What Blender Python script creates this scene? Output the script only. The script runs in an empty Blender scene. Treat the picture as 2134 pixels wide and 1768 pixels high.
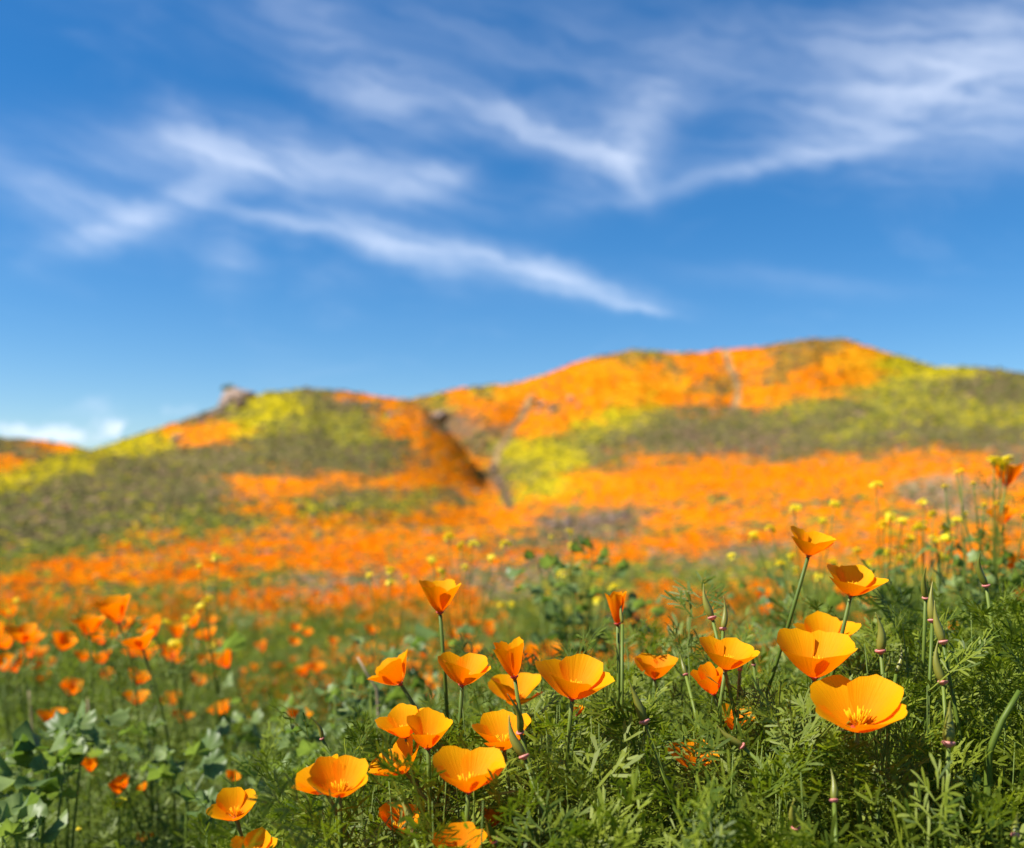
import bpy, math, random
import numpy as np
from mathutils import Vector, Matrix, Euler

R = math.radians
rnd = random.Random(7)
rng = np.random.default_rng(7)
sc = bpy.context.scene
C = sc.collection

# ------------------------------------------------------------------ camera
FPX, U0, VH, CZ = 2075.0, 1067.0, 1060.0, 0.75      # focal length, centre and horizon (photo pixels), eye height
cam = bpy.data.cameras.new('camera')
cam.lens, cam.sensor_width = 35.0, 36.0
cam.shift_y = (VH - 884.0) / 2134.0
cam.clip_start, cam.clip_end = 0.02, 6000.0
cam.dof.use_dof = True
cam.dof.focus_distance = 0.72
cam.dof.aperture_fstop = 5.0
cam.dof.aperture_blades = 9
camo = bpy.data.objects.new('camera', cam)
C.objects.link(camo)
camo.location = (0, 0, CZ)
camo.rotation_euler = (R(90), 0, 0)
sc.camera = camo

# ------------------------------------------------------------------ light
SUN_EL, SUN_AZ = R(50), R(-104)          # azimuth clockwise from +Y: high on the left, a little behind the camera
sdir = Vector((math.sin(SUN_AZ) * math.cos(SUN_EL), math.cos(SUN_AZ) * math.cos(SUN_EL), math.sin(SUN_EL)))
sun = bpy.data.lights.new('sun', 'SUN')
sun.energy, sun.angle, sun.color = 5.0, R(0.5), (1.0, 0.95, 0.86)
suno = bpy.data.objects.new('sun', sun)
C.objects.link(suno)
suno.rotation_euler = sdir.to_track_quat('Z', 'Y').to_euler()
suno.location = sdir * 30

vs = sc.view_settings
vs.view_transform, vs.look, vs.exposure, vs.gamma = 'Standard', 'None', 0.92, 1.0
vs.use_curve_mapping = False
sc.render.engine = 'CYCLES'
cy = sc.cycles
cy.use_denoising = True
cy.max_bounces, cy.diffuse_bounces, cy.glossy_bounces, cy.transmission_bounces, cy.transparent_max_bounces = 7, 4, 2, 5, 8
cy.sample_clamp_indirect = 6.0
cy.use_fast_gi = False


class NT:
    """small helper that writes node trees"""
    def __init__(self, tree):
        self.t = tree
        tree.nodes.clear()

    def n(self, kind, **kw):
        nd = self.t.nodes.new(kind)
        for k, v in kw.items():
            setattr(nd, k, v)
        return nd

    def set(self, sock, v):
        if isinstance(v, bpy.types.NodeSocket):
            self.t.links.new(v, sock)
        else:
            sock.default_value = v

    def m(self, op, a, b=0.0, c=0.0, clamp=False):
        nd = self.n('ShaderNodeMath', operation=op, use_clamp=clamp)
        for i, v in enumerate((a, b, c)):
            self.set(nd.inputs[i], v)
        return nd.outputs[0]

    def vec(self, x, y, z=0.0):
        nd = self.n('ShaderNodeCombineXYZ')
        for i, v in enumerate((x, y, z)):
            self.set(nd.inputs[i], v)
        return nd.outputs[0]

    def noise(self, vec, scale, detail=3.0, rough=0.55, dist=0.0):
        nd = self.n('ShaderNodeTexNoise')
        if vec is not None:
            self.set(nd.inputs['Vector'], vec)
        nd.inputs['Scale'].default_value = scale
        nd.inputs['Detail'].default_value = detail
        nd.inputs['Roughness'].default_value = rough
        nd.inputs['Distortion'].default_value = dist
        return nd

    def ramp(self, fac, stops):
        nd = self.n('ShaderNodeValToRGB')
        el = nd.color_ramp.elements
        while len(el) < len(stops):
            el.new(0.5)
        for e, (p, c) in zip(el, stops):
            e.position = p
            e.color = (*c, 1.0) if len(c) == 3 else c
        self.set(nd.inputs[0], fac)
        return nd.outputs[0]

    def mix(self, fac, a, b, blend='MIX'):
        nd = self.n('ShaderNodeMix', data_type='RGBA', blend_type=blend)
        self.set(nd.inputs[0], fac)
        self.set(nd.inputs[6], (*a, 1.0) if isinstance(a, tuple) and len(a) == 3 else a)
        self.set(nd.inputs[7], (*b, 1.0) if isinstance(b, tuple) and len(b) == 3 else b)
        return nd.outputs[2]

    def smooth(self, v, lo, hi, o0=0.0, o1=1.0):
        nd = self.n('ShaderNodeMapRange', interpolation_type='SMOOTHSTEP')
        self.set(nd.inputs[0], v)
        for i, q in enumerate((lo, hi, o0, o1)):
            nd.inputs[i + 1].default_value = q
        return nd.outputs[0]


# ------------------------------------------------------------------ sky
world = bpy.data.worlds.new('World')
sc.world = world
world.use_nodes = True
w = NT(world.node_tree)
sky = w.n('ShaderNodeTexSky', sky_type='NISHITA', sun_disc=False, sun_elevation=SUN_EL, sun_rotation=SUN_AZ,
          altitude=300.0, air_density=1.0, dust_density=0.35, ozone_density=4.0)
SKY_STRENGTH = 0.077
skc = w.n('ShaderNodeHueSaturation')
skc.inputs['Saturation'].default_value = 1.36
skc.inputs['Value'].default_value = 0.97
skc.inputs['Hue'].default_value = 0.502
w.set(skc.inputs['Color'], sky.outputs[0])
tc = w.n('ShaderNodeTexCoord')
sx = w.n('ShaderNodeSeparateXYZ')
w.set(sx.inputs[0], tc.outputs['Generated'])
DX, DY, DZ = sx.outputs
az = w.m('ARCTAN2', DX, DY)
el = w.m('ARCSINE', DZ)
p0 = w.vec(az, el)
warp = w.noise(p0, 5.0, 4.0, 0.6)
wv = w.n('ShaderNodeSeparateColor')
w.set(wv.inputs[0], warp.outputs['Color'])
warp2 = w.noise(p0, 22.0, 3.0, 0.6)
wv2 = w.n('ShaderNodeSeparateColor')
w.set(wv2.inputs[0], warp2.outputs['Color'])
azw = w.m('ADD', az, w.m('ADD', w.m('MULTIPLY_ADD', wv.outputs[0], 0.045, -0.0225), w.m('MULTIPLY_ADD', wv2.outputs[0], 0.03, -0.015)))
elw = w.m('ADD', el, w.m('ADD', w.m('MULTIPLY_ADD', wv.outputs[1], 0.028, -0.014), w.m('MULTIPLY_ADD', wv2.outputs[1], 0.016, -0.008)))
# cirrus wisps: (azimuth px, elevation px, half length, half width, slope, strength) in photo pixels, turned into sky angles
WISPS = [(170, 440, 150, 42, 10, .55), (330, 440, 180, 32, -26, .95), (520, 335, 190, 48, 4, .8), (400, 290, 80, 40, 35, .5),
         (750, 355, 210, 50, 14, .62), (900, 375, 90, 30, -18, .45), (620, 475, 190, 16, 7, .7), (800, 505, 180, 36, 20, .75),
         (1050, 548, 190, 30, 13, .95), (1210, 600, 150, 22, 13, .85), (1345, 645, 60, 9, 14, .7), (470, 540, 60, 50, 70, .28),
         (780, 205, 130, 50, 12, .45), (1000, 220, 130, 28, 14, .35), (1150, 285, 200, 36, 14, .75), (1310, 275, 150, 62, -38, .75),
         (1320, 370, 60, 30, 55, .5), (1600, 345, 330, 20, -8, .5), (1850, 195, 280, 55, -12, .6), (2060, 210, 220, 90, 8, .6),
         (1950, 70, 380, 80, 0, .5), (1750, 300, 160, 28, -5, .4), (700, 90, 300, 60, 38, .22), (280, 350, 160, 60, -20, .3),
         (1650, 590, 220, 26, 8, .14), (1150, 110, 900, 110, 4, .2), (2500, 120, 400, 90, -6, .6), (-350, 300, 300, 60, -10, .4)]
PUFFS = [(118, 902, 62, 16, 0, 1.0), (232, 892, 26, 17, 0, 1.0), (195, 850, 60, 26, -10, .38), (20, 893, 40, 14, 0, .6), (372, 855, 32, 18, 0, .35), (-250, 905, 120, 26, 0, .9)]


def strokes(lst, A, E):
    tot = None
    for (pu, pv, hl, hw, ang, st) in lst:
        a0 = math.atan((pu - U0) / FPX)
        e0 = math.atan((VH - pv) / FPX * math.cos(a0))
        ca, sa = math.cos(R(-ang)), math.sin(R(-ang))
        da, de = w.m('SUBTRACT', A, a0), w.m('SUBTRACT', E, e0)
        s = FPX * 0.93
        x = w.m('ADD', w.m('MULTIPLY', da, ca * s / hl), w.m('MULTIPLY', de, sa * s / hl))
        y = w.m('ADD', w.m('MULTIPLY', da, -sa * s / hw), w.m('MULTIPLY', de, ca * s / hw))
        q = w.m('ADD', w.m('MULTIPLY', x, x), w.m('MULTIPLY', y, y))
        g = w.m('MULTIPLY', w.m('POWER', 2.718, w.m('MULTIPLY', q, -1.3)), st)
        tot = g if tot is None else w.m('ADD', tot, g)
    return tot


cover = strokes(WISPS, azw, elw)
# fine fibres that run along the wisps, everywhere in the sky
rot = R(-12)
fa = w.m('ADD', w.m('MULTIPLY', azw, math.cos(rot)), w.m('MULTIPLY', elw, math.sin(rot)))
fe = w.m('SUBTRACT', w.m('MULTIPLY', elw, math.cos(rot)), w.m('MULTIPLY', azw, math.sin(rot)))
fib = w.noise(w.vec(w.m('MULTIPLY', fa, 5.0), w.m('MULTIPLY', fe, 26.0)), 1.7, 7.0, 0.60, 0.6).outputs[0]
blot = w.noise(w.vec(w.m('MULTIPLY', az, 3.0), w.m('MULTIPLY', el, 7.0), 3.7), 2.2, 4.0, 0.6, 0.6).outputs[0]
veil = w.m('MULTIPLY', w.smooth(blot, 0.48, 0.82), 0.14)
dens = w.m('MULTIPLY', w.m('ADD', cover, veil), w.smooth(fib, 0.24, 0.76, 0.26, 1.05))
dens = w.m('SUBTRACT', 1.0, w.m('POWER', 2.718, w.m('MULTIPLY', dens, -0.62)))
warp3 = w.noise(p0, 38.0, 5.0, 0.65)
wv3 = w.n('ShaderNodeSeparateColor')
w.set(wv3.inputs[0], warp3.outputs['Color'])
puff = strokes(PUFFS, w.m('ADD', az, w.m('MULTIPLY_ADD', wv3.outputs[0], 0.07, -0.035)), w.m('ADD', el, w.m('MULTIPLY_ADD', wv3.outputs[1], 0.032, -0.016)))
dens = w.m('MAXIMUM', dens, w.smooth(puff, 0.08, 1.2, 0.0, 0.8))
dens = w.m('MULTIPLY', dens, w.smooth(DZ, 0.0, 0.06))
col = w.mix(dens, skc.outputs[0], (7.6, 8.2, 9.4))
bg = w.n('ShaderNodeBackground')
bg.inputs[1].default_value = SKY_STRENGTH
w.set(bg.inputs[0], col)
wo = w.n('ShaderNodeOutputWorld')
w.set(wo.inputs[0], bg.outputs[0])
world.cycles.sampling_method = 'MANUAL'
world.cycles.sample_map_resolution = 512


# ------------------------------------------------------------------ materials
def new_mat(name):
    m = bpy.data.materials.new(name)
    m.use_nodes = True
    return m, NT(m.node_tree)


def leafy(name, c0, c1, trans=0.35, rough=0.5, spec=0.35, island=True, tcol=None, nscale=60.0):
    """thin plant tissue: diffuse front, some light through"""
    m, t = new_mat(name)
    geo = t.n('ShaderNodeNewGeometry')
    oi = t.n('ShaderNodeObjectInfo')
    r_ = geo.outputs['Random Per Island'] if island else oi.outputs['Random']
    if island == 'both':
        r_ = t.m('FRACT', t.m('ADD', t.m('MULTIPLY', geo.outputs['Random Per Island'], 0.45), oi.outputs['Random']))
    tcd = t.n('ShaderNodeTexCoord')
    nz = t.noise(tcd.outputs['Object'], nscale, 2.0).outputs[0]
    f = t.m('MULTIPLY_ADD', nz, 0.5, t.m('MULTIPLY_ADD', r_, 0.8, -0.15), clamp=True)
    col = t.mix(f, c0, c1)
    b = t.n('ShaderNodeBsdfPrincipled')
    t.set(b.inputs['Base Color'], col)
    b.inputs['Roughness'].default_value = rough
    b.inputs['Specular IOR Level'].default_value = spec
    tr = t.n('ShaderNodeBsdfTranslucent')
    if tcol is None:
        tcc = t.mix(0.75, col, t.mix(1.0, col, (1.6, 1.7, 0.5), 'MULTIPLY'))
    else:
        tcc = tcol if not isinstance(tcol, tuple) else (*tcol, 1)
    t.set(tr.inputs[0], tcc)
    ms = t.n('ShaderNodeMixShader')
    ms.inputs[0].default_value = trans
    t.set(ms.inputs[1], b.outputs[0])
    t.set(ms.inputs[2], tr.outputs[0])
    o = t.n('ShaderNodeOutputMaterial')
    t.set(o.inputs[0], ms.outputs[0])
    return m


def petal_mat(name, base, mid, tip, trc, trans=0.45):
    m, t = new_mat(name)
    uv = t.n('ShaderNodeUVMap')
    sp = t.n('ShaderNodeSeparateXYZ')
    t.set(sp.inputs[0], uv.outputs[0])
    oi = t.n('ShaderNodeObjectInfo')
    off = t.m('MULTIPLY', oi.outputs['Random'], 37.0)
    lines = t.noise(t.vec(t.m('MULTIPLY', sp.outputs[0], 46.0), t.m('MULTIPLY', sp.outputs[1], 1.3), off), 1.0, 3.0, 0.65).outputs[0]
    broad = t.noise(t.vec(t.m('MULTIPLY', sp.outputs[0], 5.0), t.m('MULTIPLY', sp.outputs[1], 2.0), off), 1.0, 2.0).outputs[0]
    s = t.m('ADD', sp.outputs[1], t.m('MULTIPLY_ADD', broad, 0.3, -0.15))
    colr = t.ramp(s, [(0.0, base), (0.34, mid), (0.95, tip)])
    colr = t.mix(t.smooth(lines, 0.35, 0.7, 0.0, 0.22), colr, t.mix(1.0, colr, (0.93, 0.68, 0.5), 'MULTIPLY'))
    colr = t.mix(t.m('MULTIPLY', oi.outputs['Random'], 0.25), colr, t.mix(1.0, colr, (0.98, 0.72, 0.6), 'MULTIPLY'))
    bmp = t.n('ShaderNodeBump')
    bmp.inputs['Strength'].default_value = 0.4
    bmp.inputs['Distance'].default_value = 0.0012
    t.set(bmp.inputs['Height'], lines)
    b = t.n('ShaderNodeBsdfPrincipled')
    t.set(b.inputs['Base Color'], colr)
    b.inputs['Roughness'].default_value = 0.55
    b.inputs['Specular IOR Level'].default_value = 0.08
    b.inputs['Sheen Weight'].default_value = 0.0
    t.set(b.inputs['Normal'], bmp.outputs[0])
    tr = t.n('ShaderNodeBsdfTranslucent')
    t.set(tr.inputs[0], t.mix(1.0, colr, trc, 'MULTIPLY'))
    t.set(tr.inputs['Normal'], bmp.outputs[0])
    ms = t.n('ShaderNodeMixShader')
    ms.inputs[0].default_value = trans
    t.set(ms.inputs[1], b.outputs[0])
    t.set(ms.inputs[2], tr.outputs[0])
    o = t.n('ShaderNodeOutputMaterial')
    t.set(o.inputs[0], ms.outputs[0])
    return m


M = {}
M['petal'] = petal_mat('poppy_petal', (0.93, 0.20, 0.001), (0.98, 0.34, 0.001), (0.99, 0.48, 0.001), (1.0, 0.56, 0.1), 0.47)
M['petal_deep'] = petal_mat('deep_poppy_petal', (0.92, 0.16, 0.001), (0.96, 0.27, 0.001), (0.98, 0.38, 0.001), (1.0, 0.62, 0.1), 0.5)
M['leaf'] = leafy('poppy_leaf', (0.040, 0.080, 0.006), (0.215, 0.255, 0.020), 0.38, 0.5, 0.22, 'both', nscale=25.0)
M['under'] = leafy('undergrowth_leaf', (0.038, 0.070, 0.006), (0.22, 0.275, 0.04), 0.36, 0.5, 0.22, True, nscale=9.0)
M['grass'] = leafy('grass_blade', (0.065, 0.105, 0.007), (0.22, 0.25, 0.02), 0.42, 0.5, 0.22, True, nscale=6.0)
M['broad'] = leafy('broad_weed_leaf', (0.075, 0.13, 0.026), (0.24, 0.31, 0.10), 0.40, 0.45, 0.35, 'both', nscale=30.0)
M['stem'] = leafy('stem_green', (0.075, 0.12, 0.012), (0.15, 0.20, 0.025), 0.12, 0.5, 0.25, False, nscale=60.0)
M['pod'] = leafy('seed_pod_green', (0.12, 0.14, 0.012), (0.26, 0.24, 0.035), 0.15, 0.4, 0.45, False, nscale=90.0)
M['pink'] = leafy('pink_rim', (0.60, 0.15, 0.13), (0.72, 0.30, 0.24), 0.2, 0.4, 0.4, False, tcol=(0.7, 0.25, 0.2), nscale=150.0)
M['redbase'] = leafy('red_receptacle', (0.45, 0.05, 0.03), (0.62, 0.11, 0.07), 0.2, 0.4, 0.4, False, tcol=(0.7, 0.15, 0.05), nscale=150.0)
M['stamen'] = leafy('stamen_yellow', (0.88, 0.46, 0.004), (0.96, 0.64, 0.01), 0.35, 0.5, 0.1, True, tcol=(0.95, 0.55, 0.05))
M['mustard'] = leafy('mustard_yellow', (0.80, 0.60, 0.008), (0.92, 0.80, 0.03), 0.4, 0.5, 0.3, 'both', tcol=(0.9, 0.72, 0.02))
M['dry'] = leafy('dry_stalk', (0.24, 0.17, 0.09), (0.42, 0.32, 0.19), 0.05, 0.7, 0.2, True)
M['hill_poppy'] = leafy('hillside_poppy', (0.64, 0.155, 0.002), (0.88, 0.30, 0.003), 0.25, 0.9, 0.0, True, tcol=(0.95, 0.28, 0.004), nscale=3.0)
M['hill_gold'] = leafy('hillside_gold', (0.60, 0.19, 0.005), (0.78, 0.35, 0.008), 0.25, 0.9, 0.0, True, tcol=(0.9, 0.4, 0.004), nscale=3.0)
M['hill_mustard'] = leafy('hillside_mustard', (0.34, 0.29, 0.010), (0.58, 0.46, 0.012), 0.25, 0.9, 0.0, True, nscale=3.0)
M['hill_scrub'] = leafy('hillside_scrub', (0.085, 0.075, 0.035), (0.17, 0.155, 0.055), 0.1, 0.9, 0.0, True, nscale=2.0)
M['hill_green'] = leafy('hillside_green', (0.10, 0.12, 0.02), (0.20, 0.205, 0.035), 0.2, 0.9, 0.0, True, nscale=2.0)
M['hill_brown'] = leafy('hillside_brown', (0.13, 0.075, 0.045), (0.28, 0.18, 0.11), 0.0, 0.9, 0.0, True, nscale=2.0)

m, t = new_mat('rock')
tcd = t.n('ShaderNodeTexCoord')
oi = t.n('ShaderNodeObjectInfo')
n1 = t.noise(tcd.outputs['Object'], 1.6, 6.0, 0.65)
n2 = t.noise(tcd.outputs['Object'], 9.0, 4.0, 0.6)
f = t.m('MULTIPLY_ADD', n2.outputs[0], 0.4, t.m('MULTIPLY_ADD', n1.outputs[0], 0.8, -0.15))
col = t.ramp(f, [(0.3, (0.16, 0.10, 0.075)), (0.5, (0.33, 0.23, 0.17)), (0.72, (0.46, 0.35, 0.28))])
b = t.n('ShaderNodeBsdfPrincipled')
t.set(b.inputs['Base Color'], t.mix(t.m('MULTIPLY', oi.outputs['Random'], 0.5), col, (0.20, 0.15, 0.12)))
b.inputs['Roughness'].default_value = 0.9
bm_ = t.n('ShaderNodeBump')
bm_.inputs['Strength'].default_value = 0.8
bm_.inputs['Distance'].default_value = 0.3
t.set(bm_.inputs['Height'], n2.outputs[0])
t.set(b.inputs['Normal'], bm_.outputs[0])
o = t.n('ShaderNodeOutputMaterial')
t.set(o.inputs[0], b.outputs[0])
M['rock'] = m

m, t = new_mat('ground_cover')
at = t.n('ShaderNodeVertexColor', layer_name='cover')
tcd = t.n('ShaderNodeTexCoord')
pos = tcd.outputs['Object']
ln = t.n('ShaderNodeVectorMath', operation='LENGTH')
t.set(ln.inputs[0], pos)
n1 = t.noise(pos, 0.9, 8.0, 0.7)
n2 = t.noise(pos, 14.0, 5.0, 0.65)
big = t.noise(pos, 0.08, 6.0, 0.6)
v = t.m('MULTIPLY_ADD', n1.outputs[0], 0.55, t.m('MULTIPLY_ADD', n2.outputs[0], 0.35, t.m('MULTIPLY', big.outputs[0], 0.5)))
fac = t.smooth(v, 0.45, 0.95)
col = t.mix(fac, t.mix(1.0, at.outputs[0], (0.62, 0.60, 0.60), 'MULTIPLY'), t.mix(1.0, at.outputs[0], (1.15, 1.12, 1.0), 'MULTIPLY'))
b = t.n('ShaderNodeBsdfPrincipled')
t.set(b.inputs['Base Color'], col)
b.inputs['Roughness'].default_value = 0.95
b.inputs['Specular IOR Level'].default_value = 0.0
bm_ = t.n('ShaderNodeBump')
bm_.inputs['Strength'].default_value = 0.6
bm_.inputs['Distance'].default_value = 0.05
t.set(bm_.inputs['Height'], n2.outputs[0])
t.set(b.inputs['Normal'], bm_.outputs[0])
o = t.n('ShaderNodeOutputMaterial')
t.set(o.inputs[0], b.outputs[0])
M['ground'] = m


# ------------------------------------------------------------------ object helpers
def obj(name, me, mat=None, parent=None, mw=None):
    o = bpy.data.objects.new(name, me)
    C.objects.link(o)
    if mat is not None and me is not None and not me.materials:
        me.materials.append(mat)
    if parent is not None:
        o.parent = parent
    if mw is not None:
        o.matrix_local = mw
    return o


def thing(name, label, cat, loc, group=None):
    o = bpy.data.objects.new(name, None)
    C.objects.link(o)
    o.empty_display_size = 0.02
    o.location = loc
    o['label'], o['category'] = label, cat
    if group:
        o['group'] = group
    return o


def pymesh(name, verts, faces, smooth=True, uvs=None):
    me = bpy.data.meshes.new(name)
    me.from_pydata([tuple(v) for v in verts], [], [tuple(f) for f in faces])
    if smooth:
        me.polygons.foreach_set('use_smooth', np.ones(len(me.polygons), dtype=bool))
    if uvs is not None:
        ul = me.uv_layers.new(name='UVMap')
        li = np.empty(len(me.loops), dtype=np.int32)
        me.loops.foreach_get('vertex_index', li)
        ul.data.foreach_set('uv', np.asarray(uvs, dtype=np.float32)[li].ravel())
    me.update()
    return me


def trimesh(name, V, T, smooth=False):
    me = bpy.data.meshes.new(name)
    V = np.asarray(V, dtype=np.float32)
    T = np.asarray(T, dtype=np.int32)
    me.vertices.add(len(V))
    me.vertices.foreach_set('co', V.ravel())
    me.loops.add(T.size)
    me.loops.foreach_set('vertex_index', T.ravel())
    me.polygons.add(len(T))
    me.polygons.foreach_set('loop_start', np.arange(0, T.size, 3, dtype=np.int32))
    me.polygons.foreach_set('use_smooth', np.full(len(T), smooth, dtype=bool))
    me.update(calc_edges=True)
    return me


def scatter(tpls, P, S, AZ, TILT, ROLL=None, jitter=0.0):
    """copies of small triangle templates -> one vertex / triangle array"""
    outV, outT, base = [], [], 0
    pick = rng.integers(0, len(tpls), len(P))
    for k, (V, T) in enumerate(tpls):
        idx = np.nonzero(pick == k)[0]
        if not len(idx):
            continue
        ca, sa = np.cos(AZ[idx]), np.sin(AZ[idx])
        ct, st = np.cos(TILT[idx]), np.sin(TILT[idx])
        v = np.repeat(V[None], len(idx), 0).astype(np.float64)
        if jitter:
            v = v + rng.normal(0, jitter, v.shape)
        v = v * (S[idx][:, None, None] if S.ndim == 1 else S[idx][:, None, :])
        if ROLL is not None:
            cr, sr = np.cos(ROLL[idx])[:, None], np.sin(ROLL[idx])[:, None]
            x, z = v[..., 0] * cr + v[..., 2] * sr, -v[..., 0] * sr + v[..., 2] * cr
            v[..., 0], v[..., 2] = x, z
        y, z = v[..., 1] * ct[:, None] - v[..., 2] * st[:, None], v[..., 1] * st[:, None] + v[..., 2] * ct[:, None]
        x = v[..., 0] * ca[:, None] - y * sa[:, None]
        y2 = v[..., 0] * sa[:, None] + y * ca[:, None]
        v = np.stack([x, y2, z], -1) + P[idx][:, None, :]
        outV.append(v.reshape(-1, 3))
        n = len(V)
        outT.append((T[None] + (base + np.arange(len(idx)) * n)[:, None, None]).reshape(-1, 3))
        base += n * len(idx)
    return np.concatenate(outV), np.concatenate(outT)


def stuff(name, tpls, P, S, AZ, TILT, mat, label, cat, ROLL=None, jitter=0.0, smooth=False):
    V, T = scatter(tpls, P, S, AZ, TILT, ROLL, jitter)
    o = obj(name, trimesh(name, V, T, smooth), mat)
    o['kind'], o['label'], o['category'] = 'stuff', label, cat
    return o


# ------------------------------------------------------------------ the lie of the land
def vnoise(x, y, seed=0):
    xi, yi = np.floor(x).astype(np.int64), np.floor(y).astype(np.int64)
    fx, fy = x - xi, y - yi
    fx, fy = fx * fx * (3 - 2 * fx), fy * fy * (3 - 2 * fy)

    def h(a, b):
        n = (a * 374761393 + b * 668265263 + seed * 974634777) & 0x7fffffff
        n = ((n ^ (n >> 13)) * 1274126177) & 0x7fffffff
        n = n ^ (n >> 16)
        return (n & 0xffff) / 65535.0
    return (h(xi, yi) * (1 - fx) + h(xi + 1, yi) * fx) * (1 - fy) + (h(xi, yi + 1) * (1 - fx) + h(xi + 1, yi + 1) * fx) * fy


def fbm(x, y, oct=4, seed=0):
    s, a, tot = 0.0, 1.0, 0.0
    for i in range(oct):
        s = s + a * vnoise(x * 2 ** i + 17.3 * i, y * 2 ** i - 9.1 * i, seed + i)
        tot += a
        a *= 0.5
    return s / tot - 0.5


def sstep(a, b, x):
    t = np.clip((x - a) / (b - a), 0, 1)
    return t * t * (3 - 2 * t)


def curve(pts):
    xs = np.array([p[0] for p in pts], float)
    ys = np.array([p[1] for p in pts], float)
    return lambda u: np.interp(u, xs, ys)


# ridges: crest line as (bearing, height above the eye) pairs, distance of the crest and of the foot
RIDGES = [
    dict(c=curve([(-900, 1120), (-300, 1045), (0, 990), (150, 955), (300, 905), (400, 872), (480, 840), (560, 820), (640, 813), (720, 818), (780, 826),
                  (840, 834), (880, 850), (930, 890), (980, 935), (1020, 985), (1055, 1040), (1100, 1075), (1300, 1200), (3000, 1400)]),
         r=curve([(-900, 330), (0, 270), (640, 230), (860, 205), (1060, 150), (1300, 130)]), f=curve([(-900, 60), (0, 52), (640, 62), (1060, 95)]), p=0.75),
    dict(c=curve([(-900, 1020), (300, 960), (700, 865), (860, 832), (950, 810), (1060, 797), (1150, 775), (1230, 748), (1330, 732), (1400, 738), (1470, 735),
                  (1560, 725), (1640, 711), (1700, 705), (1760, 711), (1830, 730), (1900, 752), (1980, 780), (2134, 810), (2500, 850), (3000, 870)]),
         r=curve([(0, 430), (1060, 420), (1700, 440), (2200, 460)]), f=curve([(0, 240), (1060, 170), (1300, 200), (2200, 260)]), p=0.85),
    dict(c=curve([(-900, 1600), (950, 1200), (1040, 1050), (1080, 1005), (1150, 957), (1220, 912), (1300, 872), (1380, 853), (1500, 849), (1600, 836), (1720, 812),
                  (1830, 791), (1950, 768), (2050, 771), (2134, 779), (2300, 790), (3000, 850)]),
         r=curve([(1040, 190), (1300, 240), (1950, 300), (3000, 330)]), f=curve([(1040, 120), (1300, 130), (1950, 150)]), p=0.8),
    dict(c=curve([(-900, 940), (-200, 900), (0, 911), (60, 915), (150, 927), (260, 965), (500, 1040), (3000, 1300)]),
         r=curve([(0, 700), (10, 700)]), f=curve([(0, 500), (10, 500)]), p=0.9),
]
BASE = curve([(math.log(q), z) for q, z in ((0.1, 0), (8, 0.0), (20, 0.0), (40, 0.45), (80, 2.3), (150, 7.6), (200, 11.0), (400, 14.0), (2000, 14.0))])


CARVE = []          # gullies cut into the land: (x, y, width, depth) along their beds


def height(x, y):
    x, y = np.asarray(x, float), np.asarray(y, float)
    r = np.sqrt(x * x + y * y) + 1e-6
    th = np.arctan2(x, y)
    thc = np.clip(th, R(-42), R(42))
    u = U0 + FPX * np.tan(thc)
    cs = np.cos(thc)
    z = BASE(np.log(np.maximum(r, 0.1)))
    z = z + 0.012 * r * sstep(20, 90, r) * fbm(x / 34, y / 34, 4, 3) * 1.2
    for i, q in enumerate(RIDGES):
        rc, rf = q['r'](u), q['f'](u)
        zc = CZ - (q['c'](u) - VH) / FPX * rc * cs
        zf = BASE(np.log(rf)) - 1.5
        t = (r - rf) / (rc - rf)
        ec, ef = (zc - CZ) / rc, (zf - CZ) / rf
        up = np.where(t < 0, zf + (np.abs(zc - zf) + 5) * t * 1.5, CZ + r * (ef + (ec - ef) * np.sin(np.clip(t, 0, 1) * math.pi / 2) ** q['p']))
        dn = zc - (zc - zf) * 0.9 * np.clip((r - rc) / (0.9 * rc), 0, 1.4) ** 1.4
        hz = np.where(t <= 1, up, dn)
        # gullies running down the face
        g = fbm(u / 130 + r * 0.004, r / 140 + i * 7.7, 4, 11 + i)
        hz = hz + g * 0.085 * np.abs(zc - zf) * np.sin(np.clip(t, 0, 1.3) / 1.3 * math.pi)
        k = 0.003 * r + 0.05
        z = k * np.logaddexp(hz / k, z / k)
    for (cx, cy_, cw, cd) in CARVE:
        z = z - cd * np.exp(-((x - cx) ** 2 + (y - cy_) ** 2) / (cw * cw))
    near = 0.20 * sstep(2.2, 0.9, r) * (0.35 + 0.65 * sstep(-0.35, 0.25, x))
    right = 0.16 * sstep(0.3, 1.3, x) * sstep(9, 3, r) * sstep(-1, 0.5, y)
    return z + near + right + 0.03 * fbm(x * 1.7, y * 1.7, 3, 5) * sstep(0.5, 2, r)


def pix(u, v, Y):
    return Vector(((u - U0) / FPX * Y, Y, CZ - (v - VH) / FPX * Y))


_RS = np.exp(np.linspace(math.log(4.0), math.log(900), 900))


def hit(u, v):
    """where a line of sight meets the land"""
    X = (u - U0) / FPX * _RS
    d = height(X, _RS) - (CZ - (v - VH) / FPX * _RS)
    k = np.nonzero(d >= 0)[0]
    k = int(k[0]) if len(k) else int(np.argmax(d))
    return Vector((X[k], _RS[k], float(height(X[k], _RS[k]))))


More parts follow.
